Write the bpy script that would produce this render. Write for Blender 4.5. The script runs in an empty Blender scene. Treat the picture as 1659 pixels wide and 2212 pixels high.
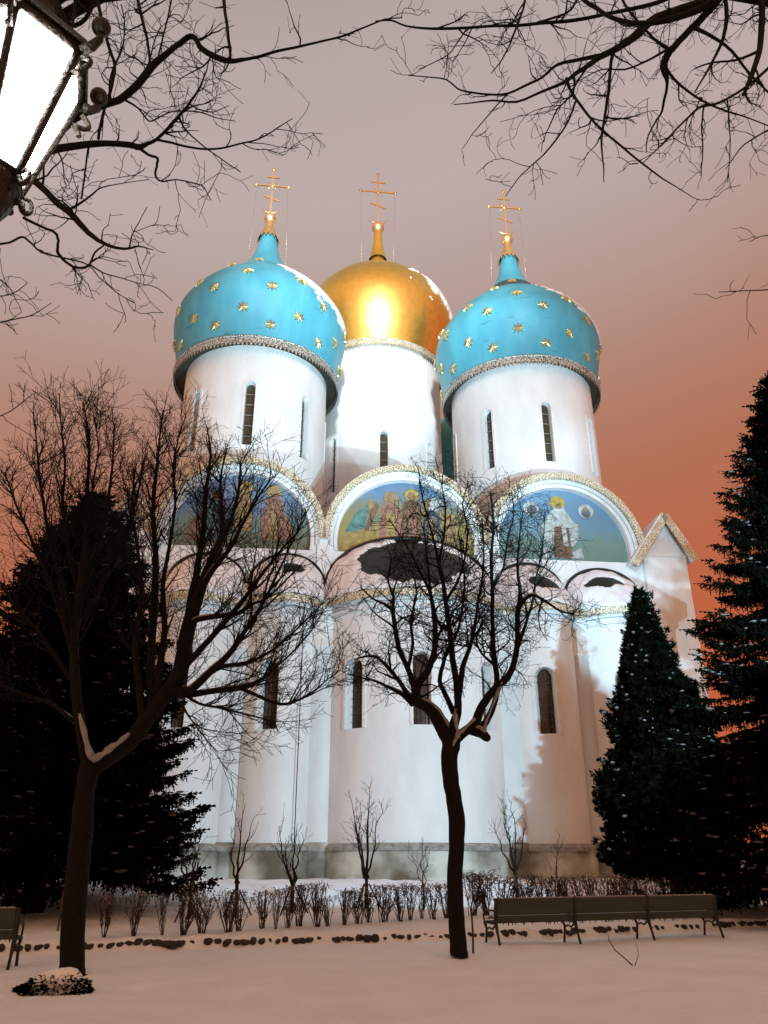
import bpy, math, random
from mathutils import Vector, Matrix, noise
C = bpy.context.scene.collection
R = math.radians
# ---------------------------------------------------------------- camera
PITCH = 24.0; FPX = 1700.0; CX, CY = 829.5, 1106.0     # picture measured on a 1659 x 2212 grid
cam = bpy.data.cameras.new('camera'); cam_o = bpy.data.objects.new('camera', cam); C.objects.link(cam_o)
cam.sensor_fit = 'VERTICAL'; cam.sensor_height = 36.0; cam.lens = 36.0 * FPX / 2212.0
cam.clip_start = 0.05; cam.clip_end = 3000
cam_o.location = (0, 0, 1.6); cam_o.rotation_euler = (R(90 + PITCH), 0, 0)
sc = bpy.context.scene; sc.camera = cam_o
sc.view_settings.view_transform = 'Standard'; sc.view_settings.look = 'None'
sc.view_settings.exposure = 0.0; sc.view_settings.gamma = 1.0
# ---------------------------------------------------------------- sky glow of a snowy night over town lights
W = bpy.data.worlds.new('World'); sc.world = W; W.use_nodes = True
nt = W.node_tree; nt.nodes.clear()
tc = nt.nodes.new('ShaderNodeTexCoord'); sx = nt.nodes.new('ShaderNodeSeparateXYZ')
nz = nt.nodes.new('ShaderNodeTexNoise'); nz.inputs['Scale'].default_value = 1.6; nz.inputs['Detail'].default_value = 5
ma = nt.nodes.new('ShaderNodeMath'); ma.operation = 'MULTIPLY_ADD'; ma.inputs[1].default_value = 0.13
mb_ = nt.nodes.new('ShaderNodeMath'); mb_.operation = 'MULTIPLY_ADD'; mb_.inputs[1].default_value = -0.13
sb = nt.nodes.new('ShaderNodeMath'); sb.operation = 'SUBTRACT'; sb.inputs[1].default_value = 0.065
rp = nt.nodes.new('ShaderNodeValToRGB'); bg = nt.nodes.new('ShaderNodeBackground'); wo = nt.nodes.new('ShaderNodeOutputWorld')
L = nt.links.new
L(tc.outputs['Generated'], sx.inputs[0]); L(tc.outputs['Generated'], nz.inputs['Vector'])
L(nz.outputs['Fac'], ma.inputs[0]); L(sx.outputs['Z'], ma.inputs[2]); L(ma.outputs[0], sb.inputs[0])
L(sx.outputs['X'], mb_.inputs[0]); L(sb.outputs[0], mb_.inputs[2]); L(mb_.outputs[0], rp.inputs['Fac'])
SKY = [(0.00, (.56, .125, .050)), (.20, (.54, .125, .052)), (.32, (.49, .140, .070)), (.43, (.45, .175, .105)), (.54, (.45, .245, .185)),
       (.63, (.47, .340, .305)), (.72, (.51, .412, .400)), (.82, (.47, .385, .37)), (.92, (.32, .27, .25)), (1.0, (.32, .27, .24))]
while len(rp.color_ramp.elements) > 1: rp.color_ramp.elements.remove(rp.color_ramp.elements[0])
for i, (p, c) in enumerate(SKY):
    e = rp.color_ramp.elements[0] if i == 0 else rp.color_ramp.elements.new(p)
    e.position = p; e.color = (*c, 1)
mr = nt.nodes.new('ShaderNodeMapRange'); mr.inputs['From Min'].default_value = .15; mr.inputs['From Max'].default_value = -.6; L(sx.outputs['Y'], mr.inputs['Value'])
mx = nt.nodes.new('ShaderNodeMix'); mx.data_type = 'RGBA'; L(mr.outputs[0], mx.inputs[0]); L(rp.outputs[0], mx.inputs[6]); mx.inputs[7].default_value = (.86, .425, .225, 1)   # town lamps beyond the square, behind the viewer
L(mx.outputs[2], bg.inputs['Color']); bg.inputs['Strength'].default_value = 1.0; L(bg.outputs[0], wo.inputs[0])
# ---------------------------------------------------------------- floodlights on their masts beside the square
def spot(name, loc, target, power, cone, blend, col, size=.12):
    l = bpy.data.lights.new(name, 'SPOT'); l.energy = power; l.spot_size = R(cone); l.spot_blend = blend; l.color = col; l.shadow_soft_size = size
    o = bpy.data.objects.new(name, l); C.objects.link(o); o.location = loc
    o.rotation_euler = (Vector(target) - Vector(loc)).to_track_quat('-Z', 'Y').to_euler(); return o
COOL = (.56, .86, 1.0); COLD = (.46, .80, 1.0)
spot('floodlight', (9.4, 13.2, 8.2), (-1.5, 37, 14.5), 15500, 88, .25, COLD)
spot('floodlight', (5.0, -50, 24), (1.5, 37, 19.6), 30000, 15, .5, COLD, .8)
spot('floodlight', (4.2, -50, 24), (15.2, 38, 18.2), 120000, 11.5, .35, COLD, 1.0)
spot('floodlight', (-7.2, 17.6, 6.8), (15.4, 38.6, 12.5), 17000, 15, .35, COLD)
spot('floodlight', (8.7, 14.4, 6.2), (-.3, 44, 36.5), 37000, 54, .8, COOL)
spot('floodlight', (-7.2, 17.3, 6.5), (-4.0, 42, 36), 15500, 50, .8, COOL)
spot('floodlight', (4.0, -50, 32), (-.5, 47, 39), 560000, 15, .4, (.9, .96, 1), 2.6)

# ================================================================= helpers
random.seed(7)
def px(x, y, Y):                      # the point at forward distance Y seen at (x, y) of the 1659 x 2212 grid
    cp, sp = math.cos(R(PITCH)), math.sin(R(PITCH)); u = x - CX; v = CY - y
    d = (u, FPX * cp - v * sp, FPX * sp + v * cp); k = Y / d[1]
    return Vector((d[0] * k, Y, 1.6 + d[2] * k))
def pxw(w, p):                        # metres for w pixels at point p
    cp, sp = math.cos(R(PITCH)), math.sin(R(PITCH)); return w / FPX * (p[1] * cp + (p[2] - 1.6) * sp)

def finish(o, label=None, cat=None, group=None, kind=None):
    if label: o['label'] = label
    if cat: o['category'] = cat
    if group: o['group'] = group
    if kind: o['kind'] = kind
    return o
def empty(name, loc, label, cat, group=None, rz=0):
    o = bpy.data.objects.new(name, None); C.objects.link(o); o.location = loc; o.rotation_euler = (0, 0, rz)
    o.empty_display_size = .2
    return finish(o, label, cat, group)
def copy_thing(o, loc=None, rz=0, sc_=None, label=None):
    c = o.copy(); C.objects.link(c)
    if loc is not None: c.location = loc
    c.rotation_euler = (0, 0, rz)
    if sc_: c.scale = sc_
    if label: c['label'] = label
    for ch in list(o.children):
        d = ch.copy(); C.objects.link(d); d.parent = c
        for g in list(ch.children):
            e = g.copy(); C.objects.link(e); e.parent = d
    return c

class MB:
    def __init__(s): s.v = []; s.f = []; s.sm = []; s.key = {}
    def vert(s, p): s.v.append((p[0], p[1], p[2])); return len(s.v) - 1
    def kv(s, p, tag=0):
        k = (round(p[0], 4), round(p[1], 4), round(p[2], 4), tag)
        if k not in s.key: s.key[k] = s.vert(p)
        return s.key[k]
    def face(s, ids, smooth=False): s.f.append(tuple(ids)); s.sm.append(smooth)
    def poly(s, pts, smooth=False): s.face([s.vert(p) for p in pts], smooth)
    def kpoly(s, pts, tag=0, smooth=True):
        ids = [s.kv(p, tag) for p in pts]; u = []
        for i in ids:
            if i not in u: u.append(i)
        if len(u) > 2: s.face(u, smooth)
    def box(s, a, b):
        x0, y0, z0 = a; x1, y1, z1 = b
        i = [s.vert(p) for p in ((x0,y0,z0),(x1,y0,z0),(x1,y1,z0),(x0,y1,z0),(x0,y0,z1),(x1,y0,z1),(x1,y1,z1),(x0,y1,z1))]
        for q in ((3,2,1,0),(4,5,6,7),(0,1,5,4),(1,2,6,5),(2,3,7,6),(3,0,4,7)): s.face([i[k] for k in q])
    def obox(s, c, ax, ay, az):       # oriented box: centre and three half-axis vectors
        c = Vector(c); ax = Vector(ax); ay = Vector(ay); az = Vector(az)
        i = [s.vert(c + ax*a + ay*b + az*d) for d in (-1, 1) for a, b in ((-1,-1),(1,-1),(1,1),(-1,1))]
        for q in ((3,2,1,0),(4,5,6,7),(0,1,5,4),(1,2,6,5),(2,3,7,6),(3,0,4,7)): s.face([i[k] for k in q])
    def lathe(s, prof, n=64, c=(0, 0), smooth=True, a0=0, a1=2*math.pi):
        full = abs(a1 - a0 - 2*math.pi) < 1e-6; m = n if full else n + 1; rows = []
        for r, z in prof:
            rows.append([s.vert((c[0] + r*math.sin(a0 + (a1-a0)*k/n), c[1] - r*math.cos(a0 + (a1-a0)*k/n), z)) for k in range(m)])
        for a, b in zip(rows, rows[1:]):
            for k in range(n):
                k2 = (k+1) % m; s.face((a[k], a[k2], b[k2], b[k]), smooth)
    def tube(s, pts, rad, n=5, cap=True, smooth=True):
        rows = []; prev = None; m = len(pts)
        for i in range(m):
            a = pts[max(i-1, 0)]; b = pts[min(i+1, m-1)]
            t = Vector((b[0]-a[0], b[1]-a[1], b[2]-a[2]))
            if t.length < 1e-9: t = Vector((0, 0, 1))
            t.normalize()
            if prev is None:
                x = t.cross(Vector((.13, .95, .2)));
                if x.length < 1e-3: x = t.cross(Vector((1, 0, 0)))
            else:
                x = prev - t * prev.dot(t)
                if x.length < 1e-5: x = t.cross(Vector((1, .1, 0)))
            x.normalize(); y = t.cross(x); prev = x; r = rad[i] if not isinstance(rad, (int, float)) else rad
            p = pts[i]; row = []
            for k in range(n):
                a_ = 2*math.pi*k/n; ca, sa = math.cos(a_)*r, math.sin(a_)*r
                s.v.append((p[0]+x[0]*ca+y[0]*sa, p[1]+x[1]*ca+y[1]*sa, p[2]+x[2]*ca+y[2]*sa)); row.append(len(s.v)-1)
            rows.append(row)
        for a, b in zip(rows, rows[1:]):
            for k in range(n): k2 = (k+1) % n; s.f.append((a[k], a[k2], b[k2], b[k])); s.sm.append(smooth)
        if cap: s.f.append(tuple(rows[0][::-1])); s.sm.append(False); s.f.append(tuple(rows[-1])); s.sm.append(False)
    def blob(s, c, r, n=6, m=4, jit=.25, rng=random):
        rows = []
        for j in range(m+1):
            th = math.pi*j/m; rr = math.sin(th)
            rows.append([s.vert((c[0]+r[0]*rr*math.cos(2*math.pi*k/n)*(1+rng.uniform(-jit, jit)), c[1]+r[1]*rr*math.sin(2*math.pi*k/n)*(1+rng.uniform(-jit, jit)),
                                 c[2]+r[2]*math.cos(th)*(1+rng.uniform(-jit, jit)*.5))) for k in range(n)])
        for a, b in zip(rows, rows[1:]):
            for k in range(n): s.face((a[k], a[(k+1) % n], b[(k+1) % n], b[k]), True)
    def mesh(s, name, mat):
        me = bpy.data.meshes.new(name); me.from_pydata(s.v, [], s.f)
        me.polygons.foreach_set('use_smooth', s.sm); me.materials.append(mat); me.update(); return me
    def build(s, name, mat, parent=None):
        o = bpy.data.objects.new(name, s.mesh(name, mat)); C.objects.link(o)
        if parent: o.parent = parent
        return o

# ================================================================= materials
def mat(name, col, rough=.6, metal=0, var=0, vscale=3, col2=None, bump=0, bscale=20, emis=None, estr=0, stretch=None, thr=None, spec=None, detail=6):
    m = bpy.data.materials.new(name); m.use_nodes = True; t = m.node_tree; b = t.nodes['Principled BSDF']; l = t.links.new
    b.inputs['Base Color'].default_value = (*col, 1); b.inputs['Roughness'].default_value = rough; b.inputs['Metallic'].default_value = metal
    if spec is not None: b.inputs['Specular IOR Level'].default_value = spec
    tc = t.nodes.new('ShaderNodeTexCoord'); src = tc.outputs['Object']
    if stretch:
        mp = t.nodes.new('ShaderNodeMapping'); mp.inputs['Scale'].default_value = stretch; l(src, mp.inputs[0]); src = mp.outputs[0]
    if var or col2:
        n = t.nodes.new('ShaderNodeTexNoise'); n.inputs['Scale'].default_value = vscale; n.inputs['Detail'].default_value = detail; l(src, n.inputs['Vector'])
        r = t.nodes.new('ShaderNodeValToRGB'); l(n.outputs['Fac'], r.inputs[0])
        lo, hi = thr or (.35, .65)
        r.color_ramp.elements[0].position = lo; r.color_ramp.elements[1].position = hi
        c2 = col2 or tuple(c * (1 - var) for c in col)
        r.color_ramp.elements[0].color = (*c2, 1); r.color_ramp.elements[1].color = (*col, 1); l(r.outputs[0], b.inputs['Base Color'])
    if bump:
        n = t.nodes.new('ShaderNodeTexNoise'); n.inputs['Scale'].default_value = bscale; n.inputs['Detail'].default_value = 5; l(tc.outputs['Object'], n.inputs['Vector'])
        bp = t.nodes.new('ShaderNodeBump'); bp.inputs['Strength'].default_value = bump; bp.inputs['Distance'].default_value = .05; l(n.outputs['Fac'], bp.inputs['Height']); l(bp.outputs[0], b.inputs['Normal'])
    if emis: b.inputs['Emission Color'].default_value = (*emis, 1); b.inputs['Emission Strength'].default_value = estr
    return m
M_white = mat('lime_plaster', (.82, .82, .81), .78, var=.11, vscale=.9, bump=.35, bscale=4, stretch=(1.2, 1.2, .5), detail=10)
M_trimw = mat('white_moulding', (.80, .80, .79), .7, var=.12, vscale=4, bump=.1)
M_plinth = mat('plinth_plaster', (.60, .60, .52), .85, col2=(.13, .11, .075), vscale=.55, thr=(.38, .62), bump=.4, bscale=6, detail=8)
M_plcap = mat('plinth_capstone', (.38, .38, .34), .8, var=.5, vscale=5)
M_blue = mat('sky_blue_enamel', (.075, .37, .48), .5, col2=(.05, .30, .41), vscale=1.0, bump=.25, bscale=2.2, stretch=(1, 1, .4), detail=9)
def scuff(m, col, scale, lo, hi, stretch):
    t = m.node_tree; b = t.nodes['Principled BSDF']; src = b.inputs['Base Color'].links[0].from_socket; l = t.links.new
    tc = t.nodes.new('ShaderNodeTexCoord'); mp = t.nodes.new('ShaderNodeMapping'); mp.inputs['Scale'].default_value = stretch; l(tc.outputs['Object'], mp.inputs[0])
    n = t.nodes.new('ShaderNodeTexNoise'); n.inputs['Scale'].default_value = scale; n.inputs['Detail'].default_value = 9; l(mp.outputs[0], n.inputs['Vector'])
    r = t.nodes.new('ShaderNodeMapRange'); r.inputs['From Min'].default_value = lo; r.inputs['From Max'].default_value = hi; l(n.outputs['Fac'], r.inputs['Value'])
    x = t.nodes.new('ShaderNodeMix'); x.data_type = 'RGBA'; l(r.outputs[0], x.inputs[0]); l(src, x.inputs[6]); x.inputs[7].default_value = (*col, 1); l(x.outputs[2], b.inputs['Base Color'])
scuff(M_blue, (.03, .17, .22), 1.0, .645, .74, (.5, .5, 2.2))
M_patina = mat('grey_patina', (.05, .085, .09), .6, var=.6, vscale=2.5, bump=.3, bscale=6)
M_gold = mat('gilded_metal', (1.0, .76, .20), .36, metal=1, var=.12, vscale=2.5, bump=.07, bscale=3.5)
M_star = mat('dull_gilt', (.72, .60, .30), .42, metal=.9, var=.35, vscale=9, bump=.3, bscale=18)
M_goldtrim = mat('gilded_cross_metal', (1.0, .82, .45), .42, metal=1, var=.2, vscale=8, bump=.2, bscale=20)
M_lace = mat('pierced_metal_lace', (.82, .80, .68), .42, metal=.45, col2=(.36, .29, .14), vscale=17, thr=(.44, .56), bump=.8, bscale=16, detail=3)
M_lacel = mat('weathered_metal_lace', (.72, .72, .68), .4, metal=.5, col2=(.14, .13, .10), vscale=14, thr=(.44, .56), bump=.8, bscale=16, detail=3)
M_roof = mat('dark_sheet_roof', (.014, .012, .009), .55, metal=.3, var=.4, vscale=3, bump=.15, bscale=5)
M_soffit = mat('shaded_olive_soffit', (.045, .042, .028), .7, var=.4, vscale=3)  # shade under the dome brims is put into this dark olive colour
M_pane = mat('dark_window_glass', (.045, .028, .020), .12, var=.5, vscale=2.2)
M_paneg = mat('dim_drum_glass', (.06, .055, .035), .15, var=.5, vscale=3)
M_bar = mat('window_bars', (.25, .22, .20), .6)
M_bard = mat('dark_window_bars', (.09, .07, .06), .6)
M_snow = mat('snow', (.80, .83, .87), .85, var=.07, vscale=.8, bump=.9, bscale=7)
M_snowr = mat('settled_snow', (.80, .80, .83), .85, var=.08, vscale=2, bump=.4, bscale=6)
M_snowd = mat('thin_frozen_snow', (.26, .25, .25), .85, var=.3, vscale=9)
M_snowc = mat('dimmed_snow_on_needles', (.15, .145, .14), .9, var=.4, vscale=9)  # snow colour darkened to offset the strong light of the near floodlight
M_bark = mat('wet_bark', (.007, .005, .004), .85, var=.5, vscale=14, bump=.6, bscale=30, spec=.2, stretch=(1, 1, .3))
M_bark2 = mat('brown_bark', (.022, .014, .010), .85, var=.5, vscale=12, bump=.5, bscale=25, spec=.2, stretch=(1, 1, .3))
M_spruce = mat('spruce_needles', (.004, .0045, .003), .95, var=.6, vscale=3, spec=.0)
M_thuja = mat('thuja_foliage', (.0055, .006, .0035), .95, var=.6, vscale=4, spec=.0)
M_hedge = mat('hedge_stems', (.085, .052, .038), .85, var=.5, vscale=6, spec=.2)
M_stone = mat('border_stone', (.04, .032, .027), .85, var=.5, vscale=7, bump=.5)
M_bench = mat('bench_green_paint', (.030, .034, .018), .5, var=.35, vscale=3, stretch=(.3, 3, 3), bump=.1)
M_iron = mat('cast_iron', (.012, .011, .010), .5, metal=.3)
M_lampiron = mat('lantern_iron', (.035, .027, .020), .45, metal=.6, var=.4, vscale=20, bump=.5, bscale=50)
M_glow = mat('lit_lantern_glass', (1, 1, 1), .4, emis=(1, .97, .90), estr=26)
M_board = mat('grey_board', (.12, .11, .10), .7, var=.3, vscale=3)
M_wood = mat('old_wood', (.06, .045, .035), .85, var=.4, vscale=8)

# ================================================================= ground
def lerp_t(x, xs, ys):
    if x <= xs[0]: return ys[0]
    for i in range(1, len(xs)):
        if x <= xs[i]: return ys[i-1] + (ys[i]-ys[i-1])*(x-xs[i-1])/(xs[i]-xs[i-1])
    return ys[-1]
def sstep(a, b, x):
    t = max(0, min(1, (x-a)/(b-a))); return t*t*(3-2*t)
def edge_y(x): return lerp_t(x, [-30, -5.65, 1.33, 4.5, 9.3, 30], [10.5, 17.8, 19.75, 21.2, 23.6, 33])
def gz(x, y):
    d = y - edge_y(x)
    n1 = noise.noise(Vector((x*.35, y*.35, 1.0))); n2 = noise.noise(Vector((x*1.7, y*1.7, 4.0))); n3 = noise.noise(Vector((x*4.5, y*4.5, 9.0)))
    n4 = noise.noise(Vector((x*2.4, y*2.9, 7.0))); z = .06*n1 + .03*n2 + .014*n3 - .05*max(0, n4-.28)/.3
    jag = .16*n2 + .10*noise.noise(Vector((x*2.6, 0, 2)))
    z += .20*sstep(-.12+jag, .10+jag, d)*(1+.25*n2)
    z += .18*sstep(.5, 5, d) + .62*sstep(6.5, 12, d)
    if y > 60: z += -(y-60)*.0005
    return z
def gline(lo, hi, d0, far):
    o = []; x = lo
    while x <= hi: o.append(x); x += d0
    s = d0; x = o[-1]
    while x < far: s *= 1.35; x += s; o.append(x)
    s = d0; x = lo; pre = []
    while x > -far: s *= 1.35; x -= s; pre.append(x)
    return pre[::-1] + o
g = MB(); xs = gline(-13, 14, .17, 900); ys = gline(7, 32, .15, 900); idx = {}
for j, y in enumerate(ys):
    for i, x in enumerate(xs): idx[i, j] = g.vert((x, y, gz(x, y)))
for j in range(len(ys)-1):
    for i in range(len(xs)-1): g.face((idx[i, j], idx[i+1, j], idx[i+1, j+1], idx[i, j+1]), True)
finish(g.build('snowy_ground', M_snow), kind='structure')

# ================================================================= cathedral
TH = R(6.3); O = (1.37, 37.0)
cath = empty('cathedral', (O[0], O[1], 0), 'white five-domed cathedral with one gold and blue starred onion domes, lit by floodlights', 'cathedral', rz=TH)

def wall_strip(wall, pane, bars, P, us, z0, z1, wins, depth, frame=None, arch=8, bar=(3, 7), barw=.03):
    """wall along curve P(u)->((s,t),(ns,nt)); wins: (uc, halfwidth_u, zb, zt) with round heads; z0/z1 may be functions of u"""
    f0 = z0 if callable(z0) else (lambda u: z0); f1 = z1 if callable(z1) else (lambda u: z1)
    br = set(round(u, 6) for u in us); heads = []
    for uc, hw, zb, zt in wins:
        for k in range(arch+1): br.add(round(uc + hw*(-math.cos(math.pi*k/arch)), 6))
    br = sorted(br)
    def pt(u, z, off=0):
        (s, t), (a, b) = P(u); return (s+a*off, t+b*off, z)
    for ua, ub in zip(br, br[1:]):
        um = (ua+ub)/2; w = next((w for w in wins if abs(um-w[0]) < w[1]), None)
        if ub-ua < 1e-5: continue
        if w is None:
            wall.kpoly([pt(ua, f0(ua)), pt(ub, f0(ub)), pt(ub, f1(ub)), pt(ua, f1(ua))]); continue
        uc, hw, zb, zt = w
        (s1, t1), _ = P(uc-hw); (s2, t2), _ = P(uc+hw); rr = math.hypot(s2-s1, t2-t1)/2
        hd = lambda u: zt - rr + rr*math.sqrt(max(0, 1-((u-uc)/hw)**2))
        wall.kpoly([pt(ua, f0(ua)), pt(ub, f0(ub)), pt(ub, zb), pt(ua, zb)])
        wall.kpoly([pt(ua, hd(ua)), pt(ub, hd(ub)), pt(ub, f1(ub)), pt(ua, f1(ua))])
        wall.kpoly([pt(ua, zb), pt(ub, zb), pt(ub, zb, -depth), pt(ua, zb, -depth)], 1, False)
        wall.kpoly([pt(ua, hd(ua)), pt(ub, hd(ub)), pt(ub, hd(ub), -depth), pt(ua, hd(ua), -depth)], 2, False)
        if pane is not None: pane[w].poly([pt(ua, zb, -depth), pt(ub, zb, -depth), pt(ub, hd(ub), -depth), pt(ua, hd(ua), -depth)])
    for w in wins:
        uc, hw, zb, zt = w
        (s1, t1), _ = P(uc-hw); (s2, t2), _ = P(uc+hw); rr = math.hypot(s2-s1, t2-t1)/2
        for sg in (-1, 1):
            wall.kpoly([pt(uc+sg*hw, zb), pt(uc+sg*hw, zt-rr), pt(uc+sg*hw, zt-rr, -depth), pt(uc+sg*hw, zb, -depth)], 3, False)
        if frame is not None:        # raised round-headed surround
            k = 1.0 + .14/rr; out = []; inn = []
            for a in range(arch+1):
                c_ = -math.cos(math.pi*a/arch); s_ = math.sin(math.pi*a/arch)
                out.append((uc+hw*k*c_, zt-rr+rr*k*s_)); inn.append((uc+hw*1.02*c_, zt-rr+rr*1.02*s_))
            out = [(out[0][0], zb)] + out + [(out[-1][0], zb)]; inn = [(inn[0][0], zb)] + inn + [(inn[-1][0], zb)]
            frame[w] = fm_ = MB()
            for q in range(len(out)-1):
                a, b = inn[q], inn[q+1]; c_, d = out[q+1], out[q]
                fm_.poly([pt(*a, .06), pt(*b, .06), pt(*c_, .06), pt(*d, .06)])
                fm_.poly([pt(*d, .06), pt(*c_, .06), pt(*c_, -.02), pt(*d, -.02)]); fm_.poly([pt(*a, .06), pt(*b, .06), pt(*b, -.02), pt(*a, -.02)])
        if bars is not None:
            nc, nr = bar
            for i in range(1, nr):
                z = zb + (zt-zb)*i/nr
                if z > zt - rr*.6: continue
                bars[w].tube([pt(uc-hw, z, -depth+.06), pt(uc+hw, z, -depth+.06)], barw, 4)
            for i in range(1, nc):
                u = uc - hw + 2*hw*i/nc; bars[w].tube([pt(u, zb, -depth+.06), pt(u, zt-.12, -depth+.06)], barw*.8, 4)
def cathedral_windows(wins, panes, bars, parent, pm, bm):
    for w in wins:
        o = panes[w].build('window', pm, parent); bars[w].build('window_grille', bm, o)

# ---- main walls
ZC = [-8.55, -.25, 8.0]; AR = 4.15; ZS = 16.35
def facade_top(s):
    for c in ZC:
        if abs(s-c) < AR - .03: return max(16.1, ZS + math.sqrt(max(0, AR**2-(s-c)**2)))
    return 16.1
def flat(u): return (u, 0.0), (0, -1)
W_ = MB(); us = sorted([-14.5 + .3*i for i in range(97)] + [14.3])
fw = [(c, 3.48, 15.75, 19.86) for c in ZC]
fr_pan = {w: MB() for w in fw}
us = [u for u in us if u <= 14.3] + [c+d for c in ZC for d in (-AR+.03, AR-.03)]
wall_strip(W_, fr_pan, None, flat, us, .3, facade_top, fw, .30, None, 26)
SL, SR, TB = -14.5, 14.3, 30
def side_top(t):
    for c in (4.4, 11.6, 18.8, 26.0):
        if abs(t-c) < 3.5: return 16.1 + .7*math.sqrt(max(0, 12.6-(t-c)**2))
    return 16.1
tl = [.0] + [.4*i for i in range(1, 75)] + [TB]
for s0, n in ((SR, 1), (SL, -1)): wall_strip(W_, None, None, lambda u, s0=s0, n=n: ((s0, u), (n, 0)), tl, .3, side_top, [], .3)
W_.poly([(SR, TB, .3), (SL, TB, .3), (SL, TB, 16.1), (SR, TB, 16.1)])
W_.build('main_wall', M_white, cath)
roof = MB()
roof.poly([(SL+.05, .4, 15.9), (SR-.05, .4, 15.9), (SR-.05, TB-.1, 15.9), (SL+.05, TB-.1, 15.9)])
roof.build('flat_roof', M_roof, cath)
# ---- zakomara barrels and their trims
for i, c in enumerate(ZC):
    b = MB(); n = 36
    rows = [[b.vert((c + AR*1.02*math.cos(math.pi*k/n), t, ZS - .02 + AR*1.02*math.sin(math.pi*k/n))) for k in range(n+1)] for t in (.02, 3.5, 7.5)]
    for a, d in zip(rows, rows[1:]):
        for k in range(n): b.face((a[k], a[k+1], d[k+1], d[k]), True)
    b.face(rows[-1]);
    for q in (1.8, 3.6, 5.4):
        b.tube([(c + AR*1.025*math.cos(math.pi*k/n), q, ZS + AR*1.025*math.sin(math.pi*k/n)) for k in range(n+1)], .05, 4)
    b.build('barrel_roof', M_roof, cath)
    def arc_band(r0, r1, t0, t1, zlow, n=48):
        m = MB(); a0 = math.asin(max(-1, (zlow-ZS)/r1)); pts = []
        for k in range(n+1):
            a = a0 + (math.pi-2*a0)*k/n; ca, sa = math.cos(a), math.sin(a)
            pts.append([(c+r0*ca, t0, ZS+r0*sa), (c+r1*ca, t0, ZS+r1*sa), (c+r1*ca, t1, ZS+r1*sa), (c+r0*ca, t1, ZS+r0*sa)])
        for p, q in zip(pts, pts[1:]):
            for e in range(4): m.poly([p[e], q[e], q[(e+1) % 4], p[(e+1) % 4]])
        m.poly(pts[0]); m.poly(pts[-1][::-1]); return m
    arc_band(3.50, 3.66, -.10, .02, 15.75).build('arch_moulding', M_trimw, cath)
    arc_band(3.74, 3.93, -.16, .02, 16.0).build('arch_moulding', M_trimw, cath)
    lb = arc_band(3.95, 4.24, -.42, .25, 16.3)
    for k in range(74):                                 # pierced teeth along the front edge of the metal drip
        a = math.pi*(k+.5)/74; r = 3.93; ca, sa = math.cos(a), math.sin(a); da = math.pi/74*.42
        lb.poly([(c+r*math.cos(a-da), -.43, ZS+r*math.sin(a-da)), (c+r*math.cos(a+da), -.43, ZS+r*math.sin(a+da)), (c+(r-.14)*ca, -.43, ZS+(r-.14)*sa)])
    lb.build('gilded_drip_edge', M_lace, cath)
# ---- frescoes in the niches
def fresco_mat(name, stops, sc_=2.0):
    m = bpy.data.materials.new(name); m.use_nodes = True; t = m.node_tree; b = t.nodes['Principled BSDF']; l = t.links.new; b.inputs['Roughness'].default_value = .7
    tc = t.nodes.new('ShaderNodeTexCoord'); s = t.nodes.new('ShaderNodeSeparateXYZ'); l(tc.outputs['Object'], s.inputs[0])
    n = t.nodes.new('ShaderNodeTexNoise'); n.inputs['Scale'].default_value = sc_; n.inputs['Detail'].default_value = 7; l(tc.outputs['Object'], n.inputs['Vector'])
    a = t.nodes.new('ShaderNodeMath'); a.operation = 'MULTIPLY_ADD'; a.inputs[1].default_value = 1.6; l(n.outputs['Fac'], a.inputs[0]); l(s.outputs['Z'], a.inputs[2])
    mr = t.nodes.new('ShaderNodeMapRange'); mr.inputs['From Min'].default_value = 16.5; mr.inputs['From Max'].default_value = 20.7; l(a.outputs[0], mr.inputs['Value'])
    r = t.nodes.new('ShaderNodeValToRGB'); l(mr.outputs[0], r.inputs[0])
    while len(r.color_ramp.elements) > 1: r.color_ramp.elements.remove(r.color_ramp.elements[0])
    for i, (p, c) in enumerate(stops):
        e = r.color_ramp.elements[0] if i == 0 else r.color_ramp.elements.new(p)
        e.position = p; e.color = (*c, 1)
    l(r.outputs[0], b.inputs['Base Color']); return m
FM = [fresco_mat('fresco_paint_blue_green', [(0, (.13, .12, .08)), (.25, (.15, .20, .14)), (.42, (.14, .19, .20)), (.6, (.14, .20, .30)), (1, (.16, .20, .26))]),
      fresco_mat('fresco_paint_ochre', [(0, (.26, .19, .06)), (.3, (.34, .26, .09)), (.55, (.25, .20, .09)), (.72, (.18, .19, .15)), (.86, (.12, .20, .32)), (1, (.10, .16, .24))], 1.4),
      fresco_mat('fresco_paint_azure', [(0, (.13, .20, .17)), (.26, (.15, .24, .20)), (.44, (.14, .25, .32)), (.75, (.13, .24, .36)), (1, (.15, .26, .38))])]
def pmat(n, c): return mat(n, c, .7, var=.45, vscale=3.5, detail=8)
P_ = {k: pmat('fresco_'+k, v) for k, v in dict(rose=(.36, .18, .13), tan=(.38, .25, .12), gold=(.50, .38, .08), pale=(.50, .55, .53), brown=(.22, .13, .08), skin=(.33, .20, .12),
      slate=(.14, .17, .20), ochre=(.42, .30, .10), dark=(.07, .06, .05), white=(.55, .60, .58), teal=(.12, .26, .24)).items()}
def disc(c, r, n=20, ry=None): return [(c[0]+r*math.cos(2*math.pi*k/n), c[1]+(ry or r)*math.sin(2*math.pi*k/n)) for k in range(n)]
def fresco(idx_, shapes):
    w = fw[idx_]; o = fr_pan[w].build('fresco', FM[idx_], cath); layers = {}
    for li, (kind, pts) in enumerate(shapes):
        m = MB(); t = .30 - .006*(li+1); m.poly([(ZC[idx_]+x, t, 15.75+z) for x, z in pts]); layers[li] = m.build('painted_figure', P_[kind], o)
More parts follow.
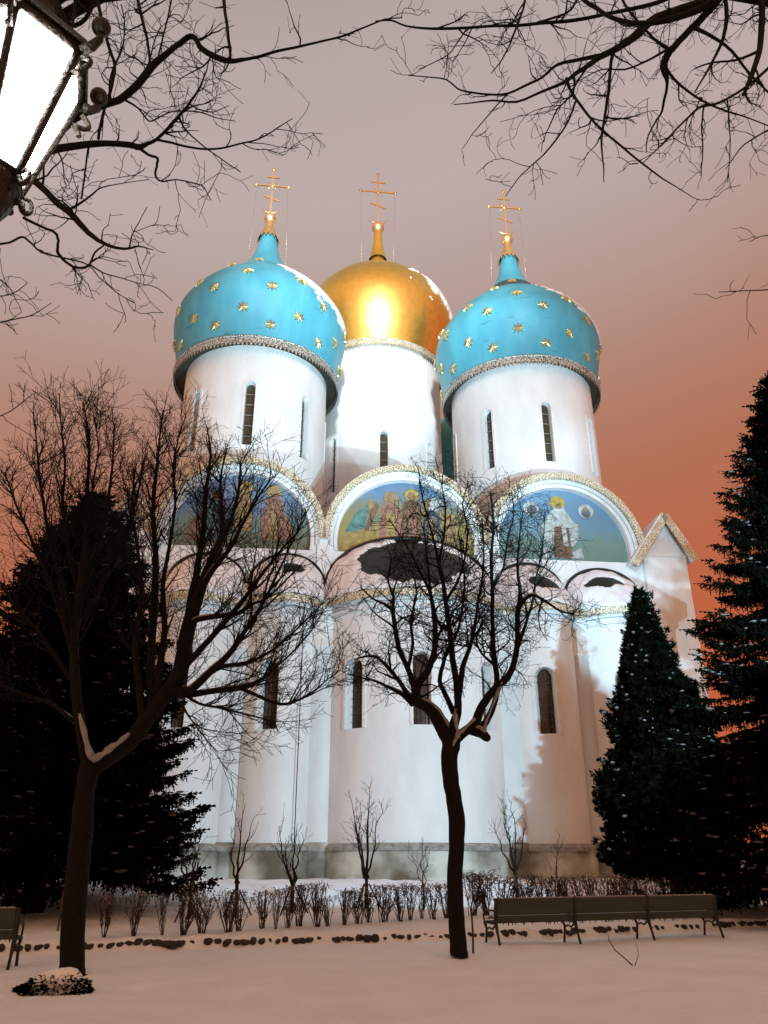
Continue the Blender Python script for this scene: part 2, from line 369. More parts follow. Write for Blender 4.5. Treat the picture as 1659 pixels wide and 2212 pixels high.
def robe(x, z, h, w):        # narrow-shouldered robed outline
    return [(x-w*.55, z), (x-w*.5, z+h*.35), (x-w*.42, z+h*.62), (x-w*.36, z+h*.78), (x-w*.12, z+h*.84), (x+w*.12, z+h*.84), (x+w*.38, z+h*.77), (x+w*.46, z+h*.6), (x+w*.5, z+h*.3), (x+w*.6, z)]
def figure(x, z, h, w, col, halo=None, inner=None):
    out = []
    if halo: out.append((halo, disc((x, z+h*.93), h*.13)))
    out.append((col, robe(x, z, h, w)))
    if inner: out.append((inner, [(x-w*.18, z), (x-w*.22, z+h*.6), (x+w*.05, z+h*.7), (x+w*.2, z+h*.5), (x+w*.25, z)]))
    out.append(('skin', disc((x, z+h*.92), h*.065, 12, h*.08)))
    return out
fresco(0, figure(1.55, .55, 2.9, 1.1, 'rose', 'ochre', 'tan') + figure(.1, 1.0, 2.6, .8, 'tan', 'gold') + figure(-1.3, .55, 2.4, .9, 'teal', 'ochre', 'slate')
       + [('brown', [(-2.6, .4), (-2.5, 1.4), (-2.0, 1.9), (-1.8, .4)]), ('rose', [(2.0, .6), (2.15, 1.5), (1.9, 2.3), (2.5, 1.4), (2.6, .6)])])
fresco(1, [('teal', [(-3.1, 1.2), (-2.6, 2.2), (-1.7, 3.0), (-1.4, 1.9), (-2.0, 1.2)]), ('ochre', [(-3.4, .2), (-2.9, 1.1), (-1.9, 1.5), (-.9, 1.2), (0, .2)]),
           ('tan', [(-2.0, 1.6), (-1.9, 3.0), (-1.65, 3.1), (-1.55, 1.6)]), ('brown', [(-2.1, 1.3), (-1.75, 2.5), (-1.5, 2.9), (-1.35, 2.7), (-1.6, 2.0), (-1.9, 1.3)])]
       + figure(-.75, .4, 3.0, 1.15, 'rose', 'tan', 'ochre') + figure(.35, .7, 2.9, 1.0, 'brown', 'gold', 'rose') + figure(1.4, .4, 2.6, .9, 'slate', 'ochre', 'tan')
       + figure(2.3, .4, 1.9, .7, 'tan', 'ochre') + [('pale', [(1.2, 2.6), (1.4, 3.3), (1.9, 3.1), (1.7, 2.5)]), ('rose', [(-1.3, .3), (-.9, 1.0), (.2, .9), (.6, .3)])])
fresco(2, [('white', [(-1.05, .25), (-1.0, .9), (-.5, .6), (.6, .6), (1.0, .85), (1.1, .25)]), ('gold', disc((-.05, 3.35), .42, 22)),
           ('pale', [(-.95, 1.2), (-1.05, 2.0), (-.75, 2.4), (-.45, 2.9), (.35, 2.95), (.65, 2.4), (.98, 2.1), (.9, 1.3), (.6, .9), (-.6, .9)]),
           ('brown', [(-.5, .25), (-.42, 1.2), (-.32, 2.0), (.05, 2.0), (.08, .25)]), ('white', [(.08, .9), (.06, 1.95), (.30, 1.95), (.34, .9)]),
           ('brown', [(.34, .3), (.3, 1.95), (.42, 1.95), (.52, .3)]), ('brown', [(-.1, .2), (-.02, .9), (.4, .9), (.45, .2)]),
           ('white', [(-.38, 2.5), (-.3, 3.1), (0, 3.22), (.28, 3.1), (.35, 2.5), (0, 2.3)]), ('skin', disc((-.02, 3.12), .17, 14, .22)), ('white', [(-.16, 3.0), (.12, 3.0), (.1, 2.7), (-.02, 2.55), (-.14, 2.7)]),
           ('pale', disc((-1.55, 2.92), .42, 22)), ('slate', disc((-1.5, 2.85), .26, 9, .32)), ('pale', disc((1.45, 2.92), .42, 22)), ('slate', disc((1.45, 2.82), .26, 9, .30)), ('skin', disc((1.45, 3.05), .10, 10))])
# ---- pilasters of the upper wall
for s0, s1 in ((-4.72, -4.08), (3.58, 4.20), (-14.5, -13.3), (-12.95, -12.5)):
    m = MB(); m.box((s0, -.16, 12.6), (s1, -.003, 16.28)); m.box((s0-.08, -.24, 16.28), (s1+.08, -.003, 16.5)); m.build('pilaster', M_white, cath)
# ---- gabled corner piers
for s0, s1, sk in ((12.05, 14.34, 12.0), (-14.54, -12.6, -14.6)):
    m = MB(); sm = (s0+s1)/2 + (.15 if s0 > 0 else -.15); pk = 18.15
    m.box((s0, -.30, .3), (s1, -.003, 16.1))
    for t in (-.30, 1.6): m.poly([(s0, t, 16.1), (s1, t, 16.1), (sm, t, pk)])
    m.poly([(s0, -.3, 16.1), (s0, 1.6, 16.1), (sm, 1.6, pk), (sm, -.3, pk)]); m.poly([(s1, -.3, 16.1), (s1, 1.6, 16.1), (sm, 1.6, pk), (sm, -.3, pk)])
    m.box((s0-.02, -.36, 16.05), (s1+.02, -.30, 16.15))
    m.build('corner_pier', M_white, cath)
    for a, b in (((s0-.75, 15.45), (sm, pk+.12)), ((s1+.35, 15.85), (sm, pk+.12))):
        d = Vector((b[0]-a[0], 0, b[1]-a[1])); n = Vector((-d.z, 0, d.x)).normalized();
        if n.z < 0: n = -n
        c0 = Vector(((a[0]+b[0])/2, .3, (a[1]+b[1])/2))
        m = MB(); m.obox(c0 + n*.10, d/2, (0, 1.0, 0), n*.10); m.build('gable_roof', M_snowr, cath)
        m = MB(); m.obox(c0 + Vector((0, -1.04, 0)) - n*.06, d/2, (0, .03, 0), n*.20)
        m.build('gable_drip_edge', M_lace, cath)
# ---- apses
APS = [(-9.95, 1.78, 2.5, 15.2), (-6.12, 1.78, 2.6, 15.3), (-.12, 4.12, 4.1, 16.45), (5.88, 1.78, 2.6, 15.3), (9.7, 1.9, 2.5, 15.15)]
ZCOR = 12.35
def apse_curve(c, w, p, off=0):
    def P(a):
        ca, sa = math.cos(a), math.sin(a); n = Vector((ca/w, -sa/p)); n.normalize()
        return (c - w*ca + (-n.x)*off, -p*sa**.9*1.0 + n.y*off if sa > 0 else 0), (-n.x, n.y)
    return P
for ai, (c, w, p, zt) in enumerate(APS):
    a = MB(); P = apse_curve(c, w, p); n = 44
    ul = [.001 + (math.pi-.002)*k/n for k in range(n+1)]
    if w > 3: wn = [(math.pi/2-.03, .09, 6.75, 9.75), (.80, .112, 6.7, 9.65), (math.pi-.78, .112, 6.7, 9.65)]
    else: wn = [(math.pi/2 + (-.30 if ai < 2 else -.18), .25, 6.7, 9.6)]
    wn = [tuple(x) for x in wn]; pn = {x: MB() for x in wn}; bn = {x: MB() for x in wn}; fr = {}
    wall_strip(a, pn, bn, P, ul, 1.9, ZCOR, wn, .38, fr, 8, (4, 9), .018)
    ao = a.build('apse', M_white, cath)
    for x in wn: fr[x].build('window_surround', M_trimw, ao)
    for x in wn: o = pn[x].build('window', M_pane, ao); bn[x].build('window_grille', M_bard, ao)
    pl = MB(); Pp = apse_curve(c, w, p, .20)
    for u0, u1 in zip(ul, ul[1:]):
        q0, q1 = Pp(u0)[0], Pp(u1)[0]; r0, r1 = P(u0)[0], P(u1)[0]
        pl.kpoly([(*q0, .2), (*q1, .2), (*q1, 2.02), (*q0, 2.02)])
    pl.build('plinth', M_plinth, ao)
    cp_ = MB(); Pc = apse_curve(c, w, p, .27)
    for u0, u1 in zip(ul, ul[1:]):
        q0, q1 = Pc(u0)[0], Pc(u1)[0]; r0, r1 = P(u0)[0], P(u1)[0]
        cp_.poly([(*q0, 2.02), (*q1, 2.02), (*q1, 2.16), (*q0, 2.16)]); cp_.poly([(*q0, 2.16), (*q1, 2.16), (*r1, 2.30), (*r0, 2.30)]); cp_.poly([(*q0, 2.02), (*q1, 2.02), (*r1, 2.02), (*r0, 2.02)])
    cp_.build('plinth_cap', M_plcap, ao)
    # cornice moulding and metal lace edge
    for off, z0, z1, m_, nm in ((.12, 11.75, 11.95, M_trimw, 'cornice'), (.2, 12.05, 12.22, M_trimw, 'cornice'), (.42, 12.22, 12.52, M_lace, 'drip_edge')):
        k = MB(); Pc = apse_curve(c, w, p, off)
        for u0, u1 in zip(ul, ul[1:]):
            q0, q1 = Pc(u0)[0], Pc(u1)[0]; r0, r1 = P(u0)[0], P(u1)[0]
            k.poly([(*q0, z0), (*q1, z0), (*q1, z1), (*q0, z1)]); k.poly([(*q0, z0), (*q1, z0), (*r1, z0), (*r0, z0)]); k.poly([(*q0, z1), (*q1, z1), (*r1, z1), (*r0, z1)])
            if nm == 'drip_edge' and w < 9:
                for f in (.25, .75):
                    x = q0[0]+(q1[0]-q0[0])*f; y = q0[1]+(q1[1]-q0[1])*f; dx = (q1[0]-q0[0])*.2; dy = (q1[1]-q0[1])*.2
                    k.poly([(x-dx, y-dy, z0), (x+dx, y+dy, z0), (x, y, z0-.12)])
        k.build(nm, m_, ao)
    # half-dome roof of dark sheet, with a snow blanket that has slid off in places
    def zwall(s): return 13.75 + (zt-13.75)*math.sqrt(max(0, 1-((s-c)/w)**2))
    Pr = apse_curve(c, w, p, .40)
    def roof_pt(u, r):
        s, t = Pr(u)[0]; zr = 12.52; return (s, t*r, zr + (zwall(s)-zr)*(1-.66*r-.34*r*r))
    rf = MB(); nr = 14; nu = 40
    for i in range(nu):
        for j in range(nr):
            u0, u1 = .001+(math.pi-.002)*i/nu, .001+(math.pi-.002)*(i+1)/nu; r0, r1 = j/nr, (j+1)/nr
            rf.kpoly([roof_pt(u0, r0), roof_pt(u1, r0), roof_pt(u1, r1), roof_pt(u0, r1)])
    rfo = rf.build('apse_roof', M_roof, ao)
    sn = MB(); nu, nr = 90, 40; rng = random.Random(ai)
    def bare(s, r):
        nn = noise.noise(Vector((s*1.5, r*6, ai*3.1)))*.5 + noise.noise(Vector((s*5, r*15, ai)))*.3
        if w > 3:
            e = ((s-c+.05)/2.7)**2 + ((r-.50)/.44)**2
        elif ai == 4: e = ((s-c+.3)/.95)**2 + ((r-.45)/.20)**2
        elif ai == 3: e = ((s-c-.3)/.8)**2 + ((r-.58)/.18)**2
        elif ai == 1: e = ((s-c-.3)/.5)**2 + ((r-.42)/.18)**2
        else: e = 9
        return e + nn*.9
    def sp(i, j):
        u = .02+(math.pi-.04)*i/nu; r = .045 + .975*j/nr; x, y, z = roof_pt(u, min(r, 1.0)); b = bare(x, r)
        h = .26*sstep(.95, 1.25, b)*(1+.4*noise.noise(Vector((x*2, y*2, 5)))) - .10
        h *= 1 if 0 < i < nu else 0
        if j == nr: z -= .16
        return (x, y-(.05 if j >= nr-1 else 0), z+h)
    for i in range(nu):
        for j in range(nr): sn.kpoly([sp(i, j), sp(i+1, j), sp(i+1, j+1), sp(i, j+1)])
    sn.build('roof_snow', M_snowr, rfo)
    fl = MB(); pts = [(Pr(.001+(math.pi-.002)*k/40)[0][0], -.10, zwall(Pr(.001+(math.pi-.002)*k/40)[0][0])+.10) for k in range(41)]
    fl.tube(pts, .12, 6); fl.build('roof_flashing', M_roof, rfo)
# ---- engaged columns between the apses
for s, t, r in ((-11.95, -.5, .55), (-8.05, -.9, .55), (-4.35, -1.15, .78), (4.05, -1.1, .78), (7.75, -.95, .62), (11.8, -.4, .5)):
    m = MB(); m.lathe([(r, 1.9), (r, 10.35), (r*1.10, 10.38), (r*1.10, 10.5), (r, 10.53), (r, 11.9), (r*1.2, 12.1), (r*1.25, 12.3), (r*.5, 12.5)], 28, (s, t)); m.build('engaged_column', M_white, cath)
    m = MB(); m.lathe([(r+.22, .2), (r+.2, 1.98), (r+.3, 2.0), (r+.3, 2.16), (r, 2.35)], 24, (s, t)); m.build('column_base', M_plinth, cath)
m = MB(); m.tube([(-5.25, -2.6, 2.3), (-5.25, -2.62, 12.0)], .022, 5); m.build('lightning_cable', M_iron, cath)
for s0, s1, t0 in ((-12.6, -11.2, -.9), (11.3, 14.3, -.55)):
    m = MB(); m.box((s0, t0, .2), (s1, -.31, 2.0)); m.build('plinth', M_plinth, cath)
# ---- drums and domes
PROF = [(5.02, 28.95), (5.06, 29.7), (5.16, 30.6), (5.33, 31.5), (5.46, 32.45), (5.32, 33.35), (4.87, 34.2), (4.2, 35.1), (3.35, 35.95), (2.5, 36.8), (1.78, 37.6), (1.24, 38.45), (.88, 39.3), (.66, 40.3), (.5, 41.2)]
GOLD = [(4.92, 35.4), (5.00, 35.8), (5.16, 36.5), (5.42, 37.4), (5.68, 38.4), (5.85, 39.5), (5.82, 40.4), (5.55, 41.3), (5.12, 42.15), (4.45, 43.0), (3.6, 43.8), (2.65, 44.55), (1.7, 45.2), (1.0, 45.8), (.68, 46.4), (.55, 47.2)]
def dense(prof, k=4):
    out = []
    for i in range(len(prof)-1):
        p0 = prof[max(i-1, 0)]; p1 = prof[i]; p2 = prof[i+1]; p3 = prof[min(i+2, len(prof)-1)]
        for q in range(k):
            t = q/k; out.append(tuple(.5*((2*p1[d]) + (-p0[d]+p2[d])*t + (2*p0[d]-5*p1[d]+4*p2[d]-p3[d])*t*t + (-p0[d]+3*p1[d]-3*p2[d]+p3[d])*t**3) for d in (0, 1)))
    return out + [prof[-1]]
def star_mesh():
    m = MB(); n = 8
    tips = [(.37*math.cos(math.pi*k/n), .37*math.sin(math.pi*k/n)) if k % 2 == 0 else (.17*math.cos(math.pi*k/n), .17*math.sin(math.pi*k/n)) for k in range(2*n)]
    ce = m.vert((0, 0, .13)); r = [m.vert((x, y, .03)) for x, y in tips]; q = [m.vert((x, y, -.08)) for x, y in tips]
    for k in range(2*n): m.face((ce, r[k], r[(k+1) % (2*n)])); m.face((r[k], q[k], q[(k+1) % (2*n)], r[(k+1) % (2*n)]))
    return m.mesh('star', M_star)
STAR = star_mesh()
def tower(s0, t0, k, kr, zoff, domemat, R0, zwin, ball_r, name, stars, wcount=8, phase=0, z_base=15.5, mark=None, snow=True, tall=1.0, hc=1.0):
    """k: vertical scale above the eave, kr: radial scale; eave at 28.95+zoff"""
    ze = 28.95 + zoff; d = MB(); nn = 96
    P = lambda u: ((s0 + R0*math.sin(u), t0 - R0*math.cos(u)), (math.sin(u), -math.cos(u)))
    wn = [(phase + 2*math.pi*i/wcount, .27/R0, zwin[0], zwin[1]) for i in range(wcount)]
    wn = [((w[0]+math.pi) % (2*math.pi)-math.pi, *w[1:]) for w in wn]; wn = [w if abs(abs(w[0])-math.pi) > .1 else (w[0]+.2 if w[0] < 0 else w[0]-.2, *w[1:]) for w in wn]
    pn = {w: MB() for w in wn}; bn = {w: MB() for w in wn}; fr = {}
    wall_strip(d, pn, bn, P, [-math.pi + 2*math.pi*i/nn for i in range(nn+1)], z_base, ze+.1, wn, .34, fr, 6, (1, 6), .035)
    do = d.build('drum', M_white, cath)
    for w in wn: fr[w].build('window_surround', M_trimw, do)
    for w in wn: pn[w].build('window', M_paneg, do); bn[w].build('window_bars', M_bar, do)
    mo = MB(); mo.lathe([(R0, z_base+4.6), (R0+.06, z_base+4.63), (R0+.06, z_base+4.72), (R0, z_base+4.75)], nn, (s0, t0)); mo.build('drum_moulding', M_trimw, do)
    prof = [(r*kr, ze + (z-28.95)*k) for r, z in dense(PROF)] if not mark else dense(GOLD)
    dm = MB(); dm.lathe(prof, nn, (s0, t0)); dmo = dm.build('dome', domemat, cath)
    so_ = MB(); so_.lathe([(R0-.1, ze-.02), (prof[0][0]-.01, ze-.02)], nn, (s0, t0)); so_.build('eaves_soffit', M_soffit, dmo)
    sk = MB(); rs = (4.96 if mark else 5.02*kr) + .05; nt_ = 132
    sk.lathe([(rs, ze+.06), (rs+.02, ze-.32)], nt_, (s0, t0), False); sk.lathe([(rs-.05, ze+.06), (rs-.04, ze-.32)], nt_, (s0, t0), False)
    for i in range(nt_):
        a = 2*math.pi*(i+.5)/nt_; da = 2*math.pi/nt_*.4; q = lambda aa, z: (s0+rs*math.sin(aa), t0-rs*math.cos(aa), z)
        sk.poly([q(a-da, ze-.32), q(a+da, ze-.32), q(a, ze-.58)])
    sk.tube([(s0+(rs+.02)*math.sin(2*math.pi*i/72), t0-(rs+.02)*math.cos(2*math.pi*i/72), ze+.1) for i in range(73)], .07, 5, False)
    sk.build('eaves_lace', M_lacel if domemat is M_blue else M_lace, dmo)
    # gilded finial, ball and cross
    zt = prof[-1][1]; rt = prof[-1][0]; f = MB()
    f.lathe([(rt*1.35, zt-.25), (rt*1.2, zt), (rt*.8, zt+.55*tall), (rt*.55, zt+1.25*tall)], 20, (s0, t0)); fo = f.build('finial', M_goldtrim if domemat is M_blue else M_gold, dmo)
    if name == 'r' and snow:
        pt_ = MB(); sel = [(r+.015, z) for r, z in prof if ze+7.0 < z < ze+8.9]; pt_.lathe(sel, 64, (s0, t0)); pt_.build('patina_collar', M_patina, dmo)
    if domemat is M_blue:
        tt = MB()
        for i in range(16):
            a0 = 2*math.pi*i/16; a1 = 2*math.pi*(i+1)/16; am = (a0+a1)/2; rr = rt*1.38; q = lambda aa, r, z: (s0+r*math.sin(aa), t0-r*math.cos(aa), z)
            tt.poly([q(a0, rr, zt-.22), q(a1, rr, zt-.22), q(am, rr*1.15, zt-.62)])
        tt.build('finial_fringe', M_goldtrim, fo)
    zb = zt + 1.25*tall + ball_r*.8; b = MB(); b.lathe([(max(.001, ball_r*math.sin(math.pi*i/14)), zb - ball_r*math.cos(math.pi*i/14)) for i in range(15)], 24, (s0, t0)); b.build('ball', M_goldtrim, fo)
    x = MB(); h = 4.3*hc; z0 = zb + ball_r*.8; bw = .048*hc
    x.obox((s0, t0, z0+h/2), (bw, 0, 0), (0, .05, 0), (0, 0, h/2))
    x.obox((s0, t0+.005, z0+h*.64), (1.15*hc, 0, 0), (0, .045, 0), (0, 0, bw))
    x.obox((s0, t0+.005, z0+h*.83), (.5*hc, 0, 0), (0, .045, 0), (0, 0, bw*.9))
    sl = Vector((.55*hc, 0, -.20*hc)); x.obox((s0, t0+.01, z0+h*.36), sl, (0, .04, 0), Vector((.2, 0, .55)).normalized()*bw*.9)
    for ex, ez in ((-1.15*hc, .64), (1.15*hc, .64), (0, 1.0), (0, .64)): x.blob((s0+ex, t0, z0+h*ez), (.15, .12, .15), 8, 6, 0)
    x.tube([(s0+.62*hc*math.sin(a), t0, z0+.62+ -.42*hc*math.cos(a)) for a in [-1.35+2.7*i/14 for i in range(15)]], [.02+.055*math.sin(math.pi*i/14) for i in range(15)], 5)
    for a in (45, 135, 225, 315):
        x.tube([(s0, t0, z0+h*.64), (s0+.5*hc*math.cos(R(a)), t0, z0+h*.64+.5*hc*math.sin(R(a)))], [.04, .015], 4)
    for sx_ in (-1, 1): x.tube([(s0+sx_*1.1*hc, t0, z0+h*.64), (s0+sx_*1.3*kr, t0+.3, prof[-14][1])], .014, 3)
    x.build('cross', M_goldtrim, fo)
    if stars:
        for ri, (zr, ph) in enumerate(stars):
            # radius and slope of the dome at that height
            j = min(range(len(prof)-1), key=lambda q: abs(prof[q][1]-zr)); (r0, z0_), (r1, z1_) = prof[j], prof[j+1]
            rr = r0 + (r1-r0)*(zr-z0_)/(z1_-z0_); nrm2 = Vector((z1_-z0_, -(r1-r0))).normalized(); cnt = 10 if zr < 35 else 5
            for i in range(cnt):
                a = R(ph + 360/cnt*i); nv = Vector((math.sin(a)*nrm2.x, -math.cos(a)*nrm2.x, nrm2.y)); p = Vector((s0+rr*math.sin(a), t0-rr*math.cos(a), zr))
                so = bpy.data.objects.new('star', STAR); C.objects.link(so); so.parent = dmo; so.location = p + nv*.05; so.rotation_euler = nv.to_track_quat('Z', 'Y').to_euler()
                if cnt == 5: so.scale = (.8, .8, 1)
    # wind-packed snow on the far right shoulder of the dome
    if snow:
        s = MB(); na, nz_ = 70, 40; A0, A1 = R(10), R(140)
        zl, zh = ze + 3.3*k, ze + 9.2*k
        def rad(z):
            for (r0, z0_), (r1, z1_) in zip(prof, prof[1:]):
                if z0_ <= z <= z1_: return r0 + (r1-r0)*(z-z0_)/(z1_-z0_)
            return prof[-1][0]
        def spp(i, j):
            a = A0 + (A1-A0)*i/na; z = zl + (zh-zl)*j/nz_
            e = (.45 if mark else 0) + ((a-R(76))/R(56))**2 + ((z-(zl+zh)/2 - .2)/((zh-zl)*.46))**2 + .75*noise.noise(Vector((a*5, z*1.4, s0))) + .45*noise.noise(Vector((a*17, z*4, s0)))
            h = .20*(1-sstep(.75, 1.05, e)) - .07
            return (s0+(rad(z)+h)*math.sin(a), t0-(rad(z)+h)*math.cos(a), z)
        for i in range(na):
            for j in range(nz_): s.kpoly([spp(i, j), spp(i+1, j), spp(i+1, j+1), spp(i, j+1)])
        s.build('dome_snow', M_snowr, dmo)
    return dmo
ST = [(29.95, -26), (30.95, -8), (32.45, -27), (33.6, -7), (35.2, -26), (37.0, -8)]
tower(-8.75, 6.0, 1.0, 1.0, 0, M_blue, 4.35, (22.4, 26.45), .42, 'l', ST)
tower(8.2, 6.0, .985, .99, 0, M_blue, 4.45, (22.3, 26.2), .42, 'r', [(z, a-7) for z, a in ST], phase=R(1))
tower(-.35, 14.0, .96, 1.0, 6.45, M_gold, 4.72, (24.0, 28.1), .52, 'c', None, tall=2.3, hc=1.32, mark=1)
tower(-8.75, 22.5, 1.0, 1.0, -.2, M_blue, 4.3, (22.4, 26.45), .42, 'l', None, snow=False)
tower(8.2, 22.5, 1.0, 1.0, -.2, M_blue, 4.3, (22.4, 26.45), .42, 'r', None, snow=False)

#@@PART2
# ================================================================= trees
class Tree:
    def __init__(s, seed): s.rng = random.Random(seed); s.m = MB(); s.snow = MB(); s.snow_min = .03; s.lim = 10**9
    def limb(s, pts, rads, n=6):
        # wobble a traced limb a little and lay it down
        s.m.tube(pts, rads, n); s.lay_snow(pts, rads)
        return pts, rads
    def lay_snow(s, pts, rads):
        run = []; rr = []
        def flush():
            if len(run) > 1: s.snow.tube(list(run), [r*(.55 if 0 < i < len(rr)-1 else .15) for i, r in enumerate(rr)], 6)
            run.clear(); rr.clear()
        for i in range(len(pts)-1):
            a, b = Vector(pts[i]), Vector(pts[i+1]); d = b-a; k = max(1, int(d.length/.12))
            steep = abs(d.z)/max(1e-6, d.length); hor = math.sqrt(max(0, 1-steep*steep))
            for q in range(k):
                t = q/k; r = rads[i] + (rads[i+1]-rads[i])*t; p = a.lerp(b, t)
                if r > s.snow_min and steep < .86 and noise.noise(p*2.2) > -.12:
                    up = Vector((-d.x*d.z, -d.y*d.z, d.x*d.x+d.y*d.y)); up.normalize()
                    run.append(p + up*r*.78); rr.append(r*(.9+.4*s.rng.random()))
                else: flush()
        flush()
    def twig(s, p, d, L, r0, lvl, cfg):
        c = cfg[lvl]; rng = s.rng; n = c.get('seg', 4); pts = [Vector(p)]; dd = Vector(d); dd.normalize(); st = L/n
        bend = Vector((rng.gauss(0, 1), rng.gauss(0, 1), rng.gauss(0, .6)))*c.get('bend', .12)
        for i in range(n):
            dd = dd + bend + Vector((rng.gauss(0, 1), rng.gauss(0, 1), rng.gauss(0, 1)))*c['wig'] + Vector(c['trop']); dd.normalize(); pts.append(pts[-1] + dd*st)
        rads = [max(c.get('rmin', .004), r0*(1-.8*i/n)) for i in range(n+1)]
        s.m.tube(pts, rads, 4 if r0 > .02 else 3, cap=False)
        if r0 > s.snow_min: s.lay_snow(pts, rads)
        if lvl+1 < len(cfg): s.sprout(pts, rads, lvl+1, cfg, L)
    def sprout(s, pts, rads, lvl, cfg, Lp=None, t0=.12):
        c = cfg[lvl]; rng = s.rng
        segs = [(Vector(pts[i+1])-Vector(pts[i])).length for i in range(len(pts)-1)]; T = sum(segs); cnt = int(T*c['n'] + rng.random())
        for k in range(cnt):
            u = T*(t0 + (1-t0)*rng.random()); i = 0; u_ = u
            while i < len(segs)-1 and u > segs[i]: u -= segs[i]; i += 1
            a, b = Vector(pts[i]), Vector(pts[i+1]); f = min(1, u/max(segs[i], 1e-6)); p = a.lerp(b, f); r = rads[i]+(rads[i+1]-rads[i])*f
            ax = (b-a).normalized(); side = ax.cross(Vector((rng.gauss(0, 1), rng.gauss(0, 1), rng.gauss(0, 1))))
            if side.length < .05: continue
            side.normalize(); ang = R(rng.uniform(*c['ang'])); d = ax*math.cos(ang) + side*math.sin(ang); d += Vector(c.get('bias', (0, 0, 0)))
            L = rng.uniform(*c['len'])*((1-.5*(1-(T-u_)/T)) if lvl == 1 else 1);
            if Lp: L = min(L, Lp*.75)
            s.twig(p, d, L, min(r*.75, c['r']*(.6+.8*rng.random())*min(1, .5+L/c['len'][1])), lvl, cfg)
    def out(s, name, label, cat, base, group=None):
        e = empty(name, base, label, cat, group); b = Vector(base)
        for mm in (s.m, s.snow): mm.v = [(x-b.x, y-b.y, z-b.z) for x, y, z in mm.v]
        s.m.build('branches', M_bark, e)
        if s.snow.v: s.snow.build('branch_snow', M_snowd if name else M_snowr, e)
        return e
def trace(pp, Y, w=None, seed=0, dy=.35):
    """pp: (x, y, width) list on the picture grid; returns 3-D points at depth about Y with radii"""
    rng = random.Random(seed*31+7); a = rng.uniform(-dy, dy)*2; pts = []; rads = []; off = 0
    sub = []
    for i in range(len(pp)-1):
        k = 3
        p0 = pp[max(i-1, 0)]; p1 = pp[i]; p2 = pp[i+1]; p3 = pp[min(i+2, len(pp)-1)]
        for q in range(k):
            t = q/k; sub.append(tuple(.5*((2*p1[d]) + (-p0[d]+p2[d])*t + (2*p0[d]-5*p1[d]+4*p2[d]-p3[d])*t*t + (-p0[d]+3*p1[d]-3*p2[d]+p3[d])*t**3) for d in (0, 1, 2)))
    sub.append(pp[-1])
    for i, (x, y, wd) in enumerate(sub):
        f = i/(len(sub)-1); p = px(x + rng.uniform(-.8, .8), y, Y[0] + (Y[1]-Y[0])*f if isinstance(Y, tuple) else Y + a*f); pts.append(p); rads.append(max(.004, pxw(wd, p)/2))
    return pts, rads

# ---- the linden in the middle, in front of the cathedral
T = Tree(11); Y0 = 17.0; T.snow_min = .028
trunk = trace([(992, 2066, 40), (990, 2040, 37), (986, 1980, 35), (983, 1900, 34), (986, 1830, 33), (987, 1780, 36), (981, 1730, 34), (973, 1680, 35), (971, 1634, 36), (975, 1606, 40), (972, 1580, 42)], Y0, dy=0)
T.m.tube(trunk[0], trunk[1], 14)
for pp in ([(975, 1622, 8), (985, 1600, 16), (1000, 1582, 14), (1027, 1556, 10)], [(990, 1590, 18), (985, 1560, 16), (984, 1535, 8)], [(960, 1570, 10), (948, 1545, 12), (930, 1522, 8)], [(1045, 1580, 9), (1058, 1545, 10), (1085, 1480, 12), (1104, 1455, 10)]):
    p, r = trace(pp, Y0-.16, dy=0); T.snow.tube([q+Vector((0, 0, .04)) for q in p], [x*random.uniform(.35, .9) for x in r], 7)
